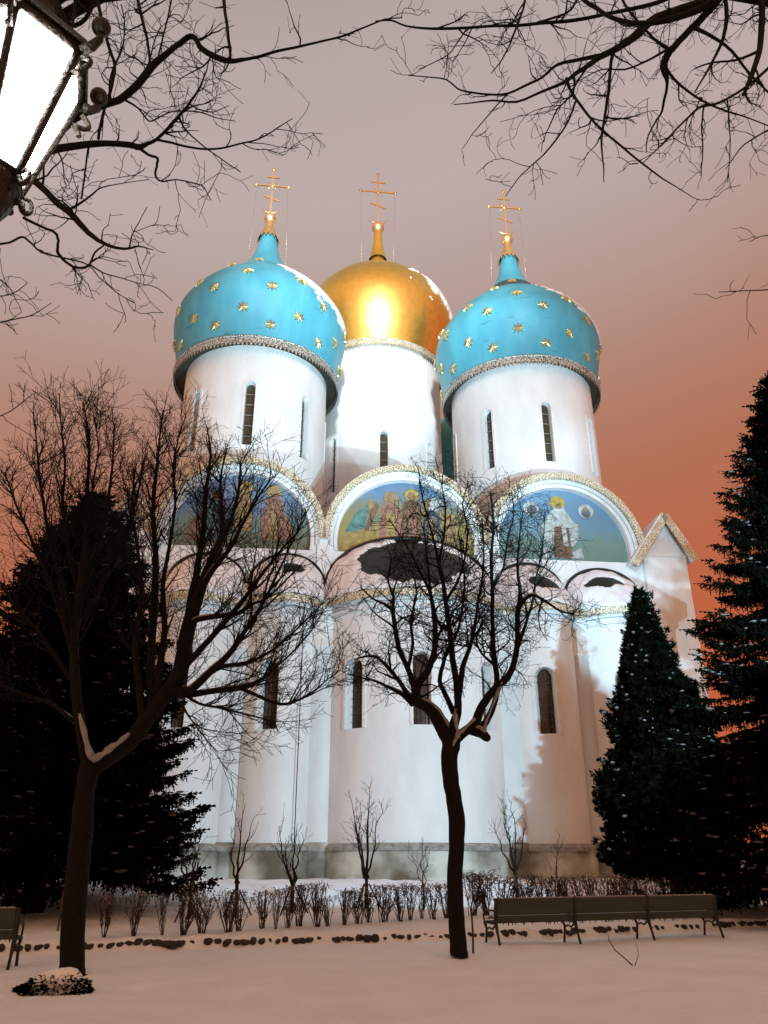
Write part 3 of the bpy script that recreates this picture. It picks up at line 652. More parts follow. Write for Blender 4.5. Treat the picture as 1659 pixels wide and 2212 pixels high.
LM = [
 [(972, 1600, 34), (957, 1577, 30), (940, 1545, 27), (920, 1525, 24), (903, 1517, 22), (898, 1495, 20), (908, 1470, 17), (924, 1450, 15), (940, 1400, 13), (938, 1331, 11), (930, 1281, 8), (925, 1220, 5), (915, 1140, 3)],
 [(905, 1510, 18), (893, 1480, 14), (881, 1443, 12), (862, 1400, 11), (852, 1350, 10), (848, 1320, 9), (830, 1305, 6), (805, 1293, 4), (780, 1270, 3)],
 [(898, 1520, 16), (880, 1500, 12), (862, 1471, 10), (840, 1445, 8), (815, 1420, 7), (790, 1418, 5), (766, 1425, 3)],
 [(893, 1522, 14), (868, 1500, 9), (842, 1486, 7), (812, 1471, 6), (785, 1465, 4), (752, 1455, 2.5)],
 [(974, 1585, 26), (986, 1550, 20), (990, 1520, 17), (986, 1471, 15), (978, 1425, 14), (972, 1362, 12), (963, 1300, 10), (956, 1253, 9), (946, 1207, 7), (930, 1140, 4), (912, 1070, 3), (905, 1015, 2)],
 [(988, 1533, 16), (993, 1490, 14), (1000, 1440, 12), (1015, 1400, 9), (1024, 1362, 8), (1030, 1320, 6), (1040, 1260, 5), (1045, 1190, 3), (1040, 1120, 2.5)],
 [(980, 1540, 14), (962, 1500, 11), (950, 1470, 10), (955, 1440, 9), (968, 1400, 7), (990, 1360, 6), (1000, 1300, 5), (1003, 1240, 4), (990, 1150, 3)],
 [(975, 1608, 24), (999, 1585, 22), (1027, 1563, 22), (1037, 1535, 19), (1055, 1505, 18), (1078, 1480, 16), (1095, 1465, 15), (1111, 1430, 13), (1118, 1378, 12), (1117, 1331, 11), (1124, 1284, 9), (1118, 1230, 6), (1122, 1160, 4), (1130, 1100, 2.5)],
 [(1020, 1578, 22), (1040, 1584, 22), (1052, 1594, 18)],
 [(1038, 1578, 17), (1055, 1550, 15), (1068, 1520, 13), (1073, 1487, 13), (1071, 1440, 12), (1065, 1393, 11), (1064, 1331, 9), (1064, 1269, 8), (1061, 1207, 7), (1066, 1130, 5), (1060, 1060, 3)],
 [(1116, 1330, 9), (1130, 1300, 8), (1150, 1285, 7), (1180, 1300, 6), (1210, 1320, 5), (1240, 1326, 3)],
 [(1118, 1400, 9), (1135, 1350, 7), (1150, 1300, 6), (1160, 1240, 4), (1172, 1180, 3), (1178, 1110, 2)],
 [(955, 1253, 8), (948, 1220, 7), (958, 1160, 5), (962, 1100, 4), (955, 1050, 3), (960, 1010, 2)],
 [(963, 1300, 8), (985, 1262, 6), (1003, 1215, 5), (1010, 1150, 4), (1000, 1090, 3), (1012, 1040, 2)],
 [(931, 1281, 8), (910, 1240, 6), (890, 1200, 4), (860, 1150, 3), (840, 1120, 2)],
 [(1064, 1269, 7), (1088, 1225, 5), (1095, 1170, 4), (1110, 1110, 3), (1105, 1060, 2)],
 [(848, 1322, 8), (850, 1290, 6), (838, 1255, 4), (845, 1210, 3), (835, 1180, 2)],
 [(882, 1443, 8), (892, 1390, 7), (888, 1340, 6), (900, 1280, 4), (890, 1230, 3)],
 [(940, 1390, 8), (955, 1360, 6), (985, 1345, 5), (1010, 1310, 4)],
 [(1071, 1440, 7), (1040, 1410, 5), (1030, 1380, 4), (1042, 1340, 3)],
]
CF = [None,
      dict(n=7.6, len=(.4, 1.5), ang=(22, 80), wig=.24, bend=.13, trop=(0, 0, .07), r=.019, seg=6, rmin=.006),
      dict(n=6.5, len=(.2, .75), ang=(30, 80), wig=.17, bend=.14, trop=(0, 0, .06), r=.0095, seg=4, rmin=.005),
      dict(n=5.0, len=(.10, .34), ang=(30, 75), wig=.12, trop=(0, 0, .05), r=.0065, seg=2, rmin=.0045)]
for i, l in enumerate(LM):
    p, r = trace(l, Y0 if i in (8,) else (Y0, Y0 + random.Random(i*3+1).uniform(-1.3, 1.3)), seed=i)
    if i in (7, 9): p, r = trace(l, (Y0, Y0-.3), seed=i)
    T.limb(p, r, 7)
    if i not in (8,): T.sprout(p, r, 1, CF, t0=.22)
b0 = px(992, 2062, Y0); T.out('bare_linden_tree', 'bare dark linden alone before the cathedral centre, just left of the long green bench', 'tree', (b0.x, b0.y, 0))

# ---- the big bare tree on the left
T = Tree(23); Y0 = 14.6; T.snow_min = .04
trunk = trace([(155, 2104, 62), (156, 2080, 56), (158, 2000, 54), (164, 1930, 53), (170, 1860, 52), (176, 1800, 50), (180, 1740, 46), (185, 1700, 44), (196, 1655, 48), (200, 1640, 46)], Y0, dy=0)
T.m.tube(trunk[0], [r*.93 for r in trunk[1]], 16)
for pp in ([(205, 1650, 20), (197, 1640, 18), (188, 1615, 16), (180, 1580, 14), (171, 1548, 8)], [(200, 1648, 20), (225, 1634, 18), (255, 1612, 16), (280, 1590, 9)]):
    p, r = trace(pp, Y0-.22, dy=0); T.snow.tube([q+Vector((0, -.02, .05)) for q in p], [x*random.uniform(.45, .95) for x in r], 7)
LL = [
 [(200, 1660, 36), (238, 1637, 34), (286, 1598, 36), (319, 1550, 36), (345, 1515, 36), (375, 1480, 36), (392, 1440, 34), (400, 1390, 33), (413, 1331, 30), (430, 1285, 24), (444, 1240, 19), (470, 1180, 14), (497, 1130, 10), (515, 1060, 6), (520, 1000, 3)],
 [(196, 1660, 30), (184, 1625, 26), (174, 1570, 24), (165, 1500, 22), (160, 1400, 20), (168, 1310, 18), (180, 1220, 15), (186, 1130, 11), (190, 1050, 8), (192, 950, 5), (180, 870, 3)],
 [(163, 1440, 14), (140, 1350, 12), (105, 1250, 10), (70, 1170, 7), (35, 1090, 5), (10, 1020, 3)],
 [(160, 1380, 13), (130, 1260, 11), (105, 1150, 8), (88, 1050, 6), (80, 970, 4), (72, 890, 2.5)],
 [(168, 1320, 13), (205, 1200, 11), (232, 1090, 8), (242, 1010, 5), (248, 920, 3)],
 [(172, 1360, 12), (222, 1260, 10), (268, 1170, 8), (296, 1070, 5), (312, 990, 3)],
 [(175, 1300, 10), (150, 1200, 9), (135, 1100, 7), (140, 1000, 5), (130, 900, 3), (128, 850, 2)],
 [(330, 1540, 22), (325, 1470, 20), (328, 1380, 18), (334, 1290, 16), (336, 1200, 13), (330, 1110, 10), (338, 1020, 7), (345, 950, 4), (352, 885, 2.5)],
 [(335, 1530, 18), (345, 1440, 16), (356, 1360, 14), (352, 1270, 11), (366, 1180, 8), (378, 1090, 6), (375, 1000, 4), (392, 920, 2.5)],
 [(310, 1570, 18), (300, 1480, 16), (292, 1390, 14), (305, 1290, 11), (298, 1190, 8), (285, 1090, 5), (295, 1000, 3)],
 [(400, 1390, 20), (412, 1300, 17), (428, 1220, 15), (440, 1140, 12), (444, 1060, 9), (455, 990, 6), (448, 930, 3)],
 [(425, 1290, 16), (460, 1230, 13), (500, 1180, 10), (530, 1120, 7), (560, 1070, 5), (590, 1030, 3)],
 [(413, 1335, 16), (442, 1262, 13), (472, 1200, 11), (480, 1120, 8), (476, 1040, 5), (490, 970, 3)],
 [(398, 1440, 17), (440, 1395, 14), (485, 1345, 12), (530, 1290, 10), (570, 1235, 8), (610, 1185, 5), (650, 1140, 3)],
 [(378, 1492, 20), (413, 1490, 18), (450, 1455, 16), (494, 1415, 13), (525, 1368, 11), (559, 1320, 9), (593, 1253, 6), (622, 1190, 4), (650, 1130, 2.5)],
 [(380, 1500, 15), (413, 1500, 14), (463, 1492, 13), (519, 1486, 12), (550, 1476, 10), (580, 1455, 6), (640, 1400, 4), (690, 1340, 2.5)],
 [(519, 1486, 9), (550, 1500, 8), (590, 1517, 7), (621, 1520, 6), (668, 1500, 5), (705, 1470, 3), (730, 1450, 2)],
 [(415, 1345, 13), (429, 1338, 12), (469, 1331, 11), (512, 1326, 10), (543, 1305, 7), (580, 1290, 5), (640, 1230, 3)],
 [(400, 1500, 8), (430, 1520, 6), (480, 1530, 5), (540, 1545, 4), (590, 1560, 3.5), (600, 1580, 2)],
 [(445, 1460, 12), (480, 1440, 10), (530, 1432, 8), (580, 1410, 6), (640, 1360, 4), (700, 1300, 2.5)],
 [(392, 1520, 7), (410, 1550, 4), (440, 1590, 3), (470, 1625, 2)],
 [(165, 1480, 14), (120, 1420, 11), (80, 1360, 8), (40, 1320, 6), (-10, 1240, 4)],
 [(160, 1560, 12), (110, 1520, 9), (50, 1500, 6), (0, 1480, 4)],
 [(178, 1240, 9), (205, 1150, 8), (200, 1060, 5), (212, 970, 3), (205, 900, 2)],
]
CF = [None,
      dict(n=8.2, len=(.4, 1.7), ang=(12, 46), wig=.09, bend=.07, trop=(0, 0, .11), r=.018, seg=6, rmin=.0055),
      dict(n=5.4, len=(.25, .85), ang=(22, 60), wig=.11, bend=.1, trop=(0, 0, .07), r=.009, seg=4, rmin=.0046),
      dict(n=4.2, len=(.1, .36), ang=(25, 65), wig=.1, trop=(0, 0, .05), r=.006, seg=2, rmin=.0042)]
for i, l in enumerate(LL):
    rg = random.Random(i*5+2); p, r = trace(l, (Y0, Y0 + (.1 if i == 0 else rg.uniform(-1.6, 1.6))), seed=50+i); T.limb(p, r, 8); T.sprout(p, r, 1, CF, t0=.2)
b0 = px(155, 2097, Y0); T.out('big_bare_tree', 'big bare tree with thick forked trunk in the left foreground above the snow-capped bush', 'tree', (b0.x, b0.y, 0))

# ---- branches reaching into the picture from trees that stand beside it
CF = [None,
      dict(n=3.3, len=(.25, .95), ang=(25, 75), wig=.26, bend=.14, trop=(0, 0, .03), r=.012, seg=7, rmin=.004),
      dict(n=5.5, len=(.12, .48), ang=(25, 75), wig=.22, bend=.14, trop=(0, 0, .02), r=.007, seg=5, rmin=.0034),
      dict(n=3.2, len=(.05, .2), ang=(30, 70), wig=.1, trop=(0, 0, 0), r=.004, seg=2, rmin=.0024)]
T = Tree(31); T.snow_min = 9
LA = [
 [(-160, 430, 40), (-60, 380, 30), (40, 345, 22), (110, 300, 18), (160, 258, 16), (200, 236, 15), (240, 222, 15), (264, 212, 16), (296, 184, 17), (328, 144, 17), (360, 116, 13), (390, 92, 12), (412, 78, 12), (424, 86, 12), (434, 104, 12), (460, 120, 13), (495, 132, 12), (530, 128, 8), (560, 122, 7), (600, 110, 6.5), (640, 102, 6), (700, 88, 5), (740, 78, 5), (790, 58, 4), (830, 42, 3.5), (870, 38, 2.5)],
 [(-160, 430, 36), (-40, 400, 26), (60, 350, 20), (110, 325, 18), (160, 316, 16), (200, 311, 15), (240, 310, 13), (280, 313, 14), (300, 318, 14), (320, 310, 9), (340, 300, 8), (365, 275, 8), (385, 252, 8), (410, 222, 6), (430, 190, 4), (445, 155, 3), (452, 130, 2)],
 [(338, 302, 6), (370, 308, 6), (400, 316, 5.5), (440, 322, 5), (480, 320, 4.5), (520, 310, 4), (560, 300, 3.5), (600, 276, 3), (632, 256, 2)],
 [(300, 318, 8), (320, 334, 6), (340, 342, 6), (338, 360, 5), (336, 380, 5), (350, 392, 4), (380, 388, 3), (420, 396, 3), (440, 404, 2.5), (455, 432, 1.6)],
 [(-160, 440, 34), (-60, 420, 24), (20, 385, 18), (66, 388, 15), (96, 410, 14), (120, 436, 14), (145, 455, 14), (166, 475, 14), (184, 496, 12), (205, 514, 10), (225, 526, 8), (250, 535, 7), (276, 537, 6), (300, 532, 4), (330, 540, 2)],
 [(50, 470, 7), (90, 490, 6), (118, 502, 6), (126, 520, 6), (124, 542, 7), (136, 560, 6), (158, 576, 6), (180, 578, 5), (194, 570, 5), (206, 545, 4), (224, 530, 4)],
 [(-30, 530, 6), (20, 524, 5), (46, 512, 5), (62, 520, 4.5), (90, 545, 4), (150, 560, 3.5), (190, 572, 3), (215, 600, 2.5), (250, 630, 2), (290, 655, 1.6)],
 [(196, 573, 4), (225, 590, 3), (260, 600, 2.5), (300, 612, 2), (340, 622, 2), (372, 650, 1.5)],
 [(145, 455, 7), (175, 438, 5), (200, 420, 4), (220, 405, 3), (270, 395, 2), (320, 388, 1.6)],
 [(280, 535, 4), (285, 510, 3), (300, 480, 2.2), (318, 448, 1.6)],
 [(478, -40, 9), (484, 0, 8), (488, 40, 7), (494, 85, 7), (498, 128, 6)],
 [(290, -40, 9), (300, 10, 7), (312, 60, 7), (320, 100, 6), (326, 146, 6)],
 [(374, -20, 4), (362, 40, 4), (350, 90, 4), (338, 135, 4)],
 [(205, -40, 9), (215, 20, 8), (224, 60, 7), (238, 110, 7), (248, 140, 7), (242, 185, 7), (225, 235, 7), (212, 300, 7)],
 [(110, -40, 12), (130, 20, 11), (150, 55, 10), (185, 40, 9), (215, -20, 8)],
 [(165, -30, 7), (160, 30, 7), (150, 80, 8), (140, 120, 8)],
 [(240, 222, 7), (236, 190, 5), (244, 150, 5), (262, 110, 4), (270, 60, 3), (262, 10, 3)],
 [(296, 184, 6), (318, 150, 5), (330, 100, 3), (345, 60, 2.5)],
 [(264, 212, 6), (300, 235, 4), (322, 262, 3.5), (350, 250, 3), (378, 240, 3), (430, 242, 3), (470, 255, 2), (510, 262, 1.6)],
 [(385, 252, 5), (405, 285, 3.5), (440, 316, 3), (480, 345, 2.5), (520, 372, 2)],
 [(408, 224, 4), (430, 236, 3), (460, 242, 2.5), (495, 228, 1.6)],
 [(192, 314, 5), (186, 350, 4), (182, 385, 4), (176, 430, 4)],
 [(-20, 700, 4), (30, 690, 3), (70, 680, 2.5), (110, 655, 1.6)],
 [(-20, 590, 3), (20, 620, 2.5), (35, 650, 2)],
 [(-20, 640, 3), (25, 636, 2.4), (60, 610, 1.6)],
 [(-20, 905, 3), (20, 890, 2.5), (60, 860, 2), (72, 850, 1.4)],
]
for i, l in enumerate(LA):
    rg = random.Random(i*7+3)
    Ys = (6.1, 6.1 + rg.uniform(-.8, .8)); p, r = trace(l, Ys, seed=100+i); T.limb(p, r, 6)
    if i < 22: T.sprout(p, r, 1, CF, t0=.12 if i > 5 else .32)
    else: T.sprout(p, r, 2, CF)
top = px(-160, 432, 6.1)
T.m.tube([(top.x-1.6, 6.4, -.2), (top.x-1.3, 6.35, 2), (top.x-1.1, 6.3, 4.5), (top.x-.6, 6.2, top.z-1.5), (top.x, 6.1, top.z), (top.x-.5, 6.6, top.z+2.5), (top.x-.2, 7.0, top.z+5)], [.30, .25, .22, .18, .13, .08, .02], 12)
for ex, ey, ez in ((484, -40, 6.1), (295, -40, 6.1), (210, -40, 6.1), (110, -40, 6.1), (165, -30, 6.1), (374, -20, 6.1)):
    q = px(ex, ey, ez); a = Vector((top.x-.5, 6.6, top.z+2.5)); mid = (a+q)/2 + Vector((0, .2, .9)); T.m.tube([a, mid, q], [.05, .04, .03], 6)
T.out('overhanging_tree', 'bare tree with crooked branches crossing the upper left corner behind the lantern', 'tree', (top.x-1.6, 6.4, 0))

T = Tree(41); T.snow_min = 9
LB = [
 [(1640, -60, 30), (1526, 0, 20), (1470, 20, 18), (1424, 36, 18), (1400, 50, 19), (1373, 77, 20), (1335, 103, 16), (1296, 123, 14), (1270, 142, 12), (1245, 158, 10), (1219, 178, 8), (1168, 199, 6), (1117, 220, 5), (1066, 217, 4), (1020, 222, 3), (980, 226, 2)],
 [(1296, 120, 10), (1245, 130, 8), (1204, 140, 7), (1170, 168, 6), (1143, 181, 6), (1097, 202, 5), (1055, 204, 4.5), (1015, 199, 4), (990, 192, 3.5), (964, 172, 3), (920, 166, 2.5), (882, 163, 1.8)],
 [(1580, -60, 22), (1551, 0, 17), (1520, 35, 16), (1490, 65, 15), (1455, 102, 15), (1438, 125, 16), (1434, 150, 15), (1442, 179, 7), (1436, 210, 6), (1430, 240, 5), (1414, 266, 4), (1398, 300, 3), (1395, 330, 2)],
 [(1240, -40, 8), (1262, 0, 9), (1290, 18, 9), (1311, 33, 9), (1345, 46, 10), (1373, 50, 11), (1420, 48, 12), (1475, 34, 14), (1530, 10, 16), (1600, -40, 20)],
 [(811, 46, 3), (845, 44, 4), (877, 56, 4), (915, 61, 5), (954, 62, 6), (1010, 60, 6), (1066, 56, 6), (1120, 55, 7), (1168, 50, 7), (1240, 44, 8), (1311, 30, 8), (1370, 18, 9), (1424, 4, 10), (1500, -30, 12)],
 [(1224, 170, 8), (1230, 190, 7), (1245, 215, 6.5), (1270, 248, 6), (1296, 276, 5.5), (1335, 310, 5), (1373, 342, 4.5), (1400, 362, 4), (1424, 381, 3.5), (1455, 400, 2.5), (1493, 424, 1.6)],
 [(1245, 215, 5), (1236, 240, 4.5), (1225, 266, 4), (1208, 292, 4), (1189, 317, 4), (1168, 340, 3.5), (1148, 358, 3), (1120, 385, 2.5), (1092, 424, 1.8)],
 [(1700, 110, 9), (1659, 148, 7), (1620, 182, 6.5), (1577, 210, 6), (1545, 225, 6), (1516, 230, 6), (1490, 250, 5), (1450, 291, 4), (1420, 322, 3), (1388, 353, 2)],
 [(1640, -40, 16), (1646, 20, 14), (1644, 80, 13), (1640, 110, 12), (1628, 150, 11), (1615, 185, 9), (1606, 206, 6)],
 [(1325, 108, 8), (1318, 150, 7), (1314, 204, 7), (1306, 250, 6), (1301, 286, 5.5), (1300, 325, 4), (1304, 360, 3), (1304, 393, 2)],
 [(1439, 150, 8), (1470, 185, 6), (1521, 220, 5), (1570, 240, 4), (1620, 256, 3), (1680, 280, 2.5)],
 [(1680, 275, 4), (1659, 281, 3.5), (1608, 312, 3), (1585, 340, 2.5), (1567, 366, 1.8)],
 [(1520, 232, 4), (1516, 270, 3.5), (1518, 320, 3), (1514, 380, 2)],
 [(1140, -30, 6), (1130, 20, 5), (1115, 60, 5), (1100, 100, 4), (1080, 135, 3), (1060, 160, 2)],
 [(1260, -40, 6), (1235, 20, 5), (1190, 40, 5), (1160, 48, 4)],
 [(1010, 60, 4), (985, 95, 3), (965, 120, 2.5), (905, 150, 1.6)],
 [(1020, 60, 3), (1000, 100, 2.4), (978, 134, 1.6)],
 [(1240, 160, 5), (1238, 200, 4), (1190, 230, 0.1)][:2] + [(1205, 235, 3.5), (1190, 265, 3), (1175, 300, 2), (1168, 330, 1.6)],
 [(1570, 212, 4), (1575, 260, 3), (1577, 320, 2.5), (1572, 394, 1.6)],
 [(1700, 500, 3), (1659, 508, 2.5), (1640, 512, 2), (1620, 522, 1.4)],
 [(1710, 620, 3.5), (1659, 626, 3), (1610, 628, 2.4), (1554, 631, 1.8)],
 [(1450, 110, 9), (1420, 90, 7), (1390, 60, 6), (1350, 10, 6), (1330, -40, 6)],
 [(1500, 60, 9), (1540, 80, 7), (1580, 110, 6), (1620, 160, 5), (1660, 200, 4)],
 [(1560, -40, 10), (1570, 40, 9), (1555, 100, 7), (1530, 150, 5), (1500, 200, 3)],
 [(1100, 200, 4), (1075, 225, 3), (1050, 255, 2.6), (1020, 290, 2), (1000, 320, 1.5)],
 [(1470, 90, 8), (1400, 130, 5), (1350, 150, 4), (1300, 150, 3), (1250, 175, 2)],
 [(1640, 110, 7), (1590, 130, 5), (1540, 135, 4), (1500, 148, 3)],
]
for i, l in enumerate(LB):
    rg = random.Random(i*9+4); p, r = trace(l, (6.4, 6.4 + rg.uniform(-.9, .9)), seed=200+i); T.limb(p, r, 6); T.sprout(p, r, 1 if len(l) > 4 else 2, CF, t0=.1)
top = px(1640, -60, 6.4)
T.m.tube([(top.x+2.8, 6.6, -.2), (top.x+2.6, 6.6, 3), (top.x+2.3, 6.5, 6.5), (top.x+1.4, 6.4, top.z-1), (top.x+.4, 6.4, top.z+.2), (top.x, 6.4, top.z)], [.34, .28, .23, .15, .09, .07], 12)
for ex, ey in ((1580, -60), (1600, -40), (1500, -30), (1240, -40), (1140, -30), (1260, -40), (1330, -40), (1560, -40), (1640, -40), (1700, 110), (1680, 280), (1700, 500), (1710, 620)):
    q = px(ex, ey, 6.4); a = Vector((top.x+1.4, 6.4, top.z-1)); mid = (a+q)/2 + Vector((.3, .2, .5)); T.m.tube([a, mid, q], [.05, .035, .02], 6)
T.out('overhanging_tree', 'bare tree with fine drooping twigs hanging into the upper right corner', 'tree', (top.x+2.8, 6.6, 0))

# ================================================================= conifers
def spruce(name, base, H, R0, zc, label, seed, nb=260, trunk_r=.22, group=None, dens=1.0, pw=.82):
    rng = random.Random(seed); m = MB(); sn = MB(); tk = MB(); V = m.v; F = m.f; S = m.sm
    tk.tube([(0, 0, -.3), (0, 0, .4), (.05, 0, H*.3), (0, .05, H*.65), (0, 0, H)], [trunk_r*1.25, trunk_r, trunk_r*.75, trunk_r*.4, .02], 12)
    def spray(p, d, L, w):                 # a flat pointed needle spray with ragged edge
        sd = d.cross(Vector((rng.gauss(0, 1), rng.gauss(0, 1), rng.gauss(0, 1)+.6)));
        if sd.length < .01: return
        sd.normalize(); n = 3
        for k in range(n):
            a = p + d*(L*k/n); b = p + d*(L*(k+1.25)/n); ww = w*(1-.25*k)
            for sg in (-1, 1):
                i = len(V); c = a + sd*sg*ww + d*L*.42; V.extend((tuple(a), tuple(c), tuple(b))); F.append((i, i+1, i+2)); S.append(False)
    for k in range(nb):
        f = (k+rng.random())/nb; f = f**1.08; z = zc + (H-zc)*f; rad = R0*(1-f)**pw*rng.uniform(.72, 1.08) + .15
        a = rng.uniform(0, 2*math.pi); dx, dy = math.cos(a), math.sin(a); n = 7
        up = .25 + .5*f; droop = rad*(.42 - .30*f); pts = []
        for i in range(n+1):
            t = i/n; pts.append(Vector((dx*rad*t + .05*rng.gauss(0, 1)*t, dy*rad*t + .05*rng.gauss(0, 1)*t, z + rad*up*.25*t - droop*math.sin(t*2.0)*t + .12*t**4*rad)))
        tk.tube(pts, [max(.008, .035*(1-f*.6)*(1-t/n)) for t in range(n+1)], 3, cap=False)
        side = Vector((-dy, dx, 0)); st = max(3, int(rad*11*dens))
        for i in range(st):
            t = .12 + .88*(i+rng.random())/st; q = t*n; j = min(n-1, int(q)); p = pts[j].lerp(pts[j+1], q-j)
            for sg in (-1, 1):
                L = (.26 + .50*(1-t))*min(1, .4+rad*.35)*rng.uniform(.6, 1.2); d = side*sg + Vector((dx, dy, 0))*.9 + Vector((0, 0, -.30+rng.gauss(0, .22))); d.normalize(); spray(p, d, L, .06+.03*rng.random())
                if rng.random() < .75: d2 = Vector((rng.gauss(0, .25), rng.gauss(0, .25), -1)).normalized(); spray(p + d*L*.45, d2, L*.75, .05)
            if rng.random() < .085 + .02*t:
                sn.blob(p + Vector((rng.gauss(0, .05), rng.gauss(0, .05), .05)), (rng.uniform(.04, .15), rng.uniform(.04, .12), .03), 6, 3, .45, rng)
        spray(pts[-1] - Vector((dx, dy, 0))*.15, Vector((dx, dy, .1)), .4, .08)
    for k in range(30): p = Vector((0, 0, H-1.2*rng.random())); spray(p, Vector((rng.gauss(0, 1), rng.gauss(0, 1), .8)).normalized(), .3, .05)
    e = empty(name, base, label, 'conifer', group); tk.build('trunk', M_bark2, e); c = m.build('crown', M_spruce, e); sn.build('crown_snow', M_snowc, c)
    return e
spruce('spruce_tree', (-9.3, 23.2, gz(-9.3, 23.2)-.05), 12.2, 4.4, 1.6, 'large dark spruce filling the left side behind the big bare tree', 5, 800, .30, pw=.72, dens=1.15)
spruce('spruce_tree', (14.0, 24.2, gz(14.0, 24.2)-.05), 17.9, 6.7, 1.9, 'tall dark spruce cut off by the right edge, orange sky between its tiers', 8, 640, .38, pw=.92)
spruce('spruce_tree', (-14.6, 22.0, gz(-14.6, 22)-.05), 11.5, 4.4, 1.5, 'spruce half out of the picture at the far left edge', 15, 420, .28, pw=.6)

def thuja(base, H, Rm, seed, label):
    rng = random.Random(seed); m = MB(); sn = MB(); tk = MB(); V = m.v; F = m.f; S = m.sm
    tk.tube([(0, 0, -.3), (0, 0, .5), (.1, 0, 1.4), (0, 0, 4)], [.36, .30, .25, .12], 12)
    for a in range(7): tk.tube([(0, 0, .7), (.5*math.cos(a*.9), .5*math.sin(a*.9), 1.5), (1.1*math.cos(a*.9), 1.1*math.sin(a*.9), 2.6)], [.12, .08, .03], 6)
    def rad(z, a):
        t = (z-.9)/(H-.9); t = max(0, min(1, t))
        base_ = Rm*(.80 + .9*t*(1-t)*.5)*(1-t**1.35)**1.0 if t > .12 else Rm*(.62+1.6*t)
        return base_*(1+.42*noise.noise(Vector((math.cos(a)*1.6, math.sin(a)*1.6, z*.75))) + .32*noise.noise(Vector((math.cos(a)*3.5, math.sin(a)*3.5, z*1.9)))) + .06
    # inner mass of older foliage
    na, nzz = 30, 34
    rows = [[m.vert((rad(z, 2*math.pi*i/na)*.74*math.cos(2*math.pi*i/na), rad(z, 2*math.pi*i/na)*.74*math.sin(2*math.pi*i/na), z)) for i in range(na)] for z in [.95+(H-1.3)*j/nzz for j in range(nzz+1)]]
    for A, B in zip(rows, rows[1:]):
        for i in range(na): m.face((A[i], A[(i+1) % na], B[(i+1) % na], B[i]))
    m.face(rows[0])
    for k in range(15000):
        z = .85 + (H-.85)*(1-math.sqrt(rng.random()))*1.0 if rng.random() < .5 else .85 + (H-.85)*rng.random()
        a = rng.uniform(0, 2*math.pi); r = rad(z, a)*rng.uniform(.78, 1.04); p = Vector((r*math.cos(a), r*math.sin(a), z))
        o = Vector((math.cos(a), math.sin(a), 0)); d = (o*rng.uniform(.2, .9) + Vector((rng.gauss(0, .35), rng.gauss(0, .35), rng.uniform(.2, 1.0)))).normalized()
        s_ = d.cross(Vector((rng.gauss(0, 1), rng.gauss(0, 1), rng.gauss(0, 1)))).normalized(); L = rng.uniform(.10, .30)
        for q in (-.9, -.3, .3, .9):
            dd = (d + s_*q*.75).normalized(); w = s_.cross(dd).normalized()*.0 + d.cross(s_).normalized()*.018 + s_*.02; i = len(V)
            V.extend((tuple(p-w), tuple(p+w*1.0+dd*L*.5), tuple(p+dd*L))); F.append((i, i+1, i+2)); S.append(False)
            V.append(tuple(p+dd*L*.55-w*1.6)); F.append((i, i+2, i+3)); S.append(False)
        if rng.random() < .034: q_ = rng.random()**2; sn.blob(p + d*L*.6 + o*.04, (.02+.07*q_, .02+.06*q_, .02+.035*q_), 6, 4, .6, rng)
    for k in range(150):                          # sprays that stand out of the outline
        z = 1.2 + (H-1.3)*rng.random(); a = rng.uniform(0, 2*math.pi); r = rad(z, a)*.9; o = Vector((math.cos(a), math.sin(a), 0)); ax = (o*rng.uniform(.4, .9)+Vector((0, 0, rng.uniform(.3, 1.1)))).normalized(); Ls = rng.uniform(.3, .65)
        for q in range(70):
            f = rng.random(); p = Vector((r*math.cos(a), r*math.sin(a), z)) + ax*Ls*f + Vector((rng.gauss(0, 1), rng.gauss(0, 1), rng.gauss(0, 1)))*.13*(1.1-f); d = (ax + Vector((rng.gauss(0, .5), rng.gauss(0, .5), rng.gauss(0, .5)))).normalized(); w = d.cross(Vector((rng.gauss(0, 1), rng.gauss(0, 1), rng.gauss(0, 1)))).normalized()*.03; i = len(V); L = rng.uniform(.08, .18)
            V.extend((tuple(p-w), tuple(p+w), tuple(p+d*L))); F.append((i, i+1, i+2)); S.append(False)
        if rng.random() < .6: sn.blob(Vector((r*math.cos(a), r*math.sin(a), z)) + ax*Ls*.7 + Vector((0, 0, .05)), (.05+.06*rng.random(), .05+.05*rng.random(), .04), 7, 4, .6, rng)
    e = empty('thuja_tree', base, label, 'conifer'); tk.build('trunk', M_bark2, e); c = m.build('crown', M_thuja, e); sn.build('crown_snow', M_snowc, c)
thuja((8.95, 26.4, gz(8.95, 26.4)-.05), 9.9, 2.45, 3, 'dense dark thuja flecked with snow behind the right half of the long green bench')

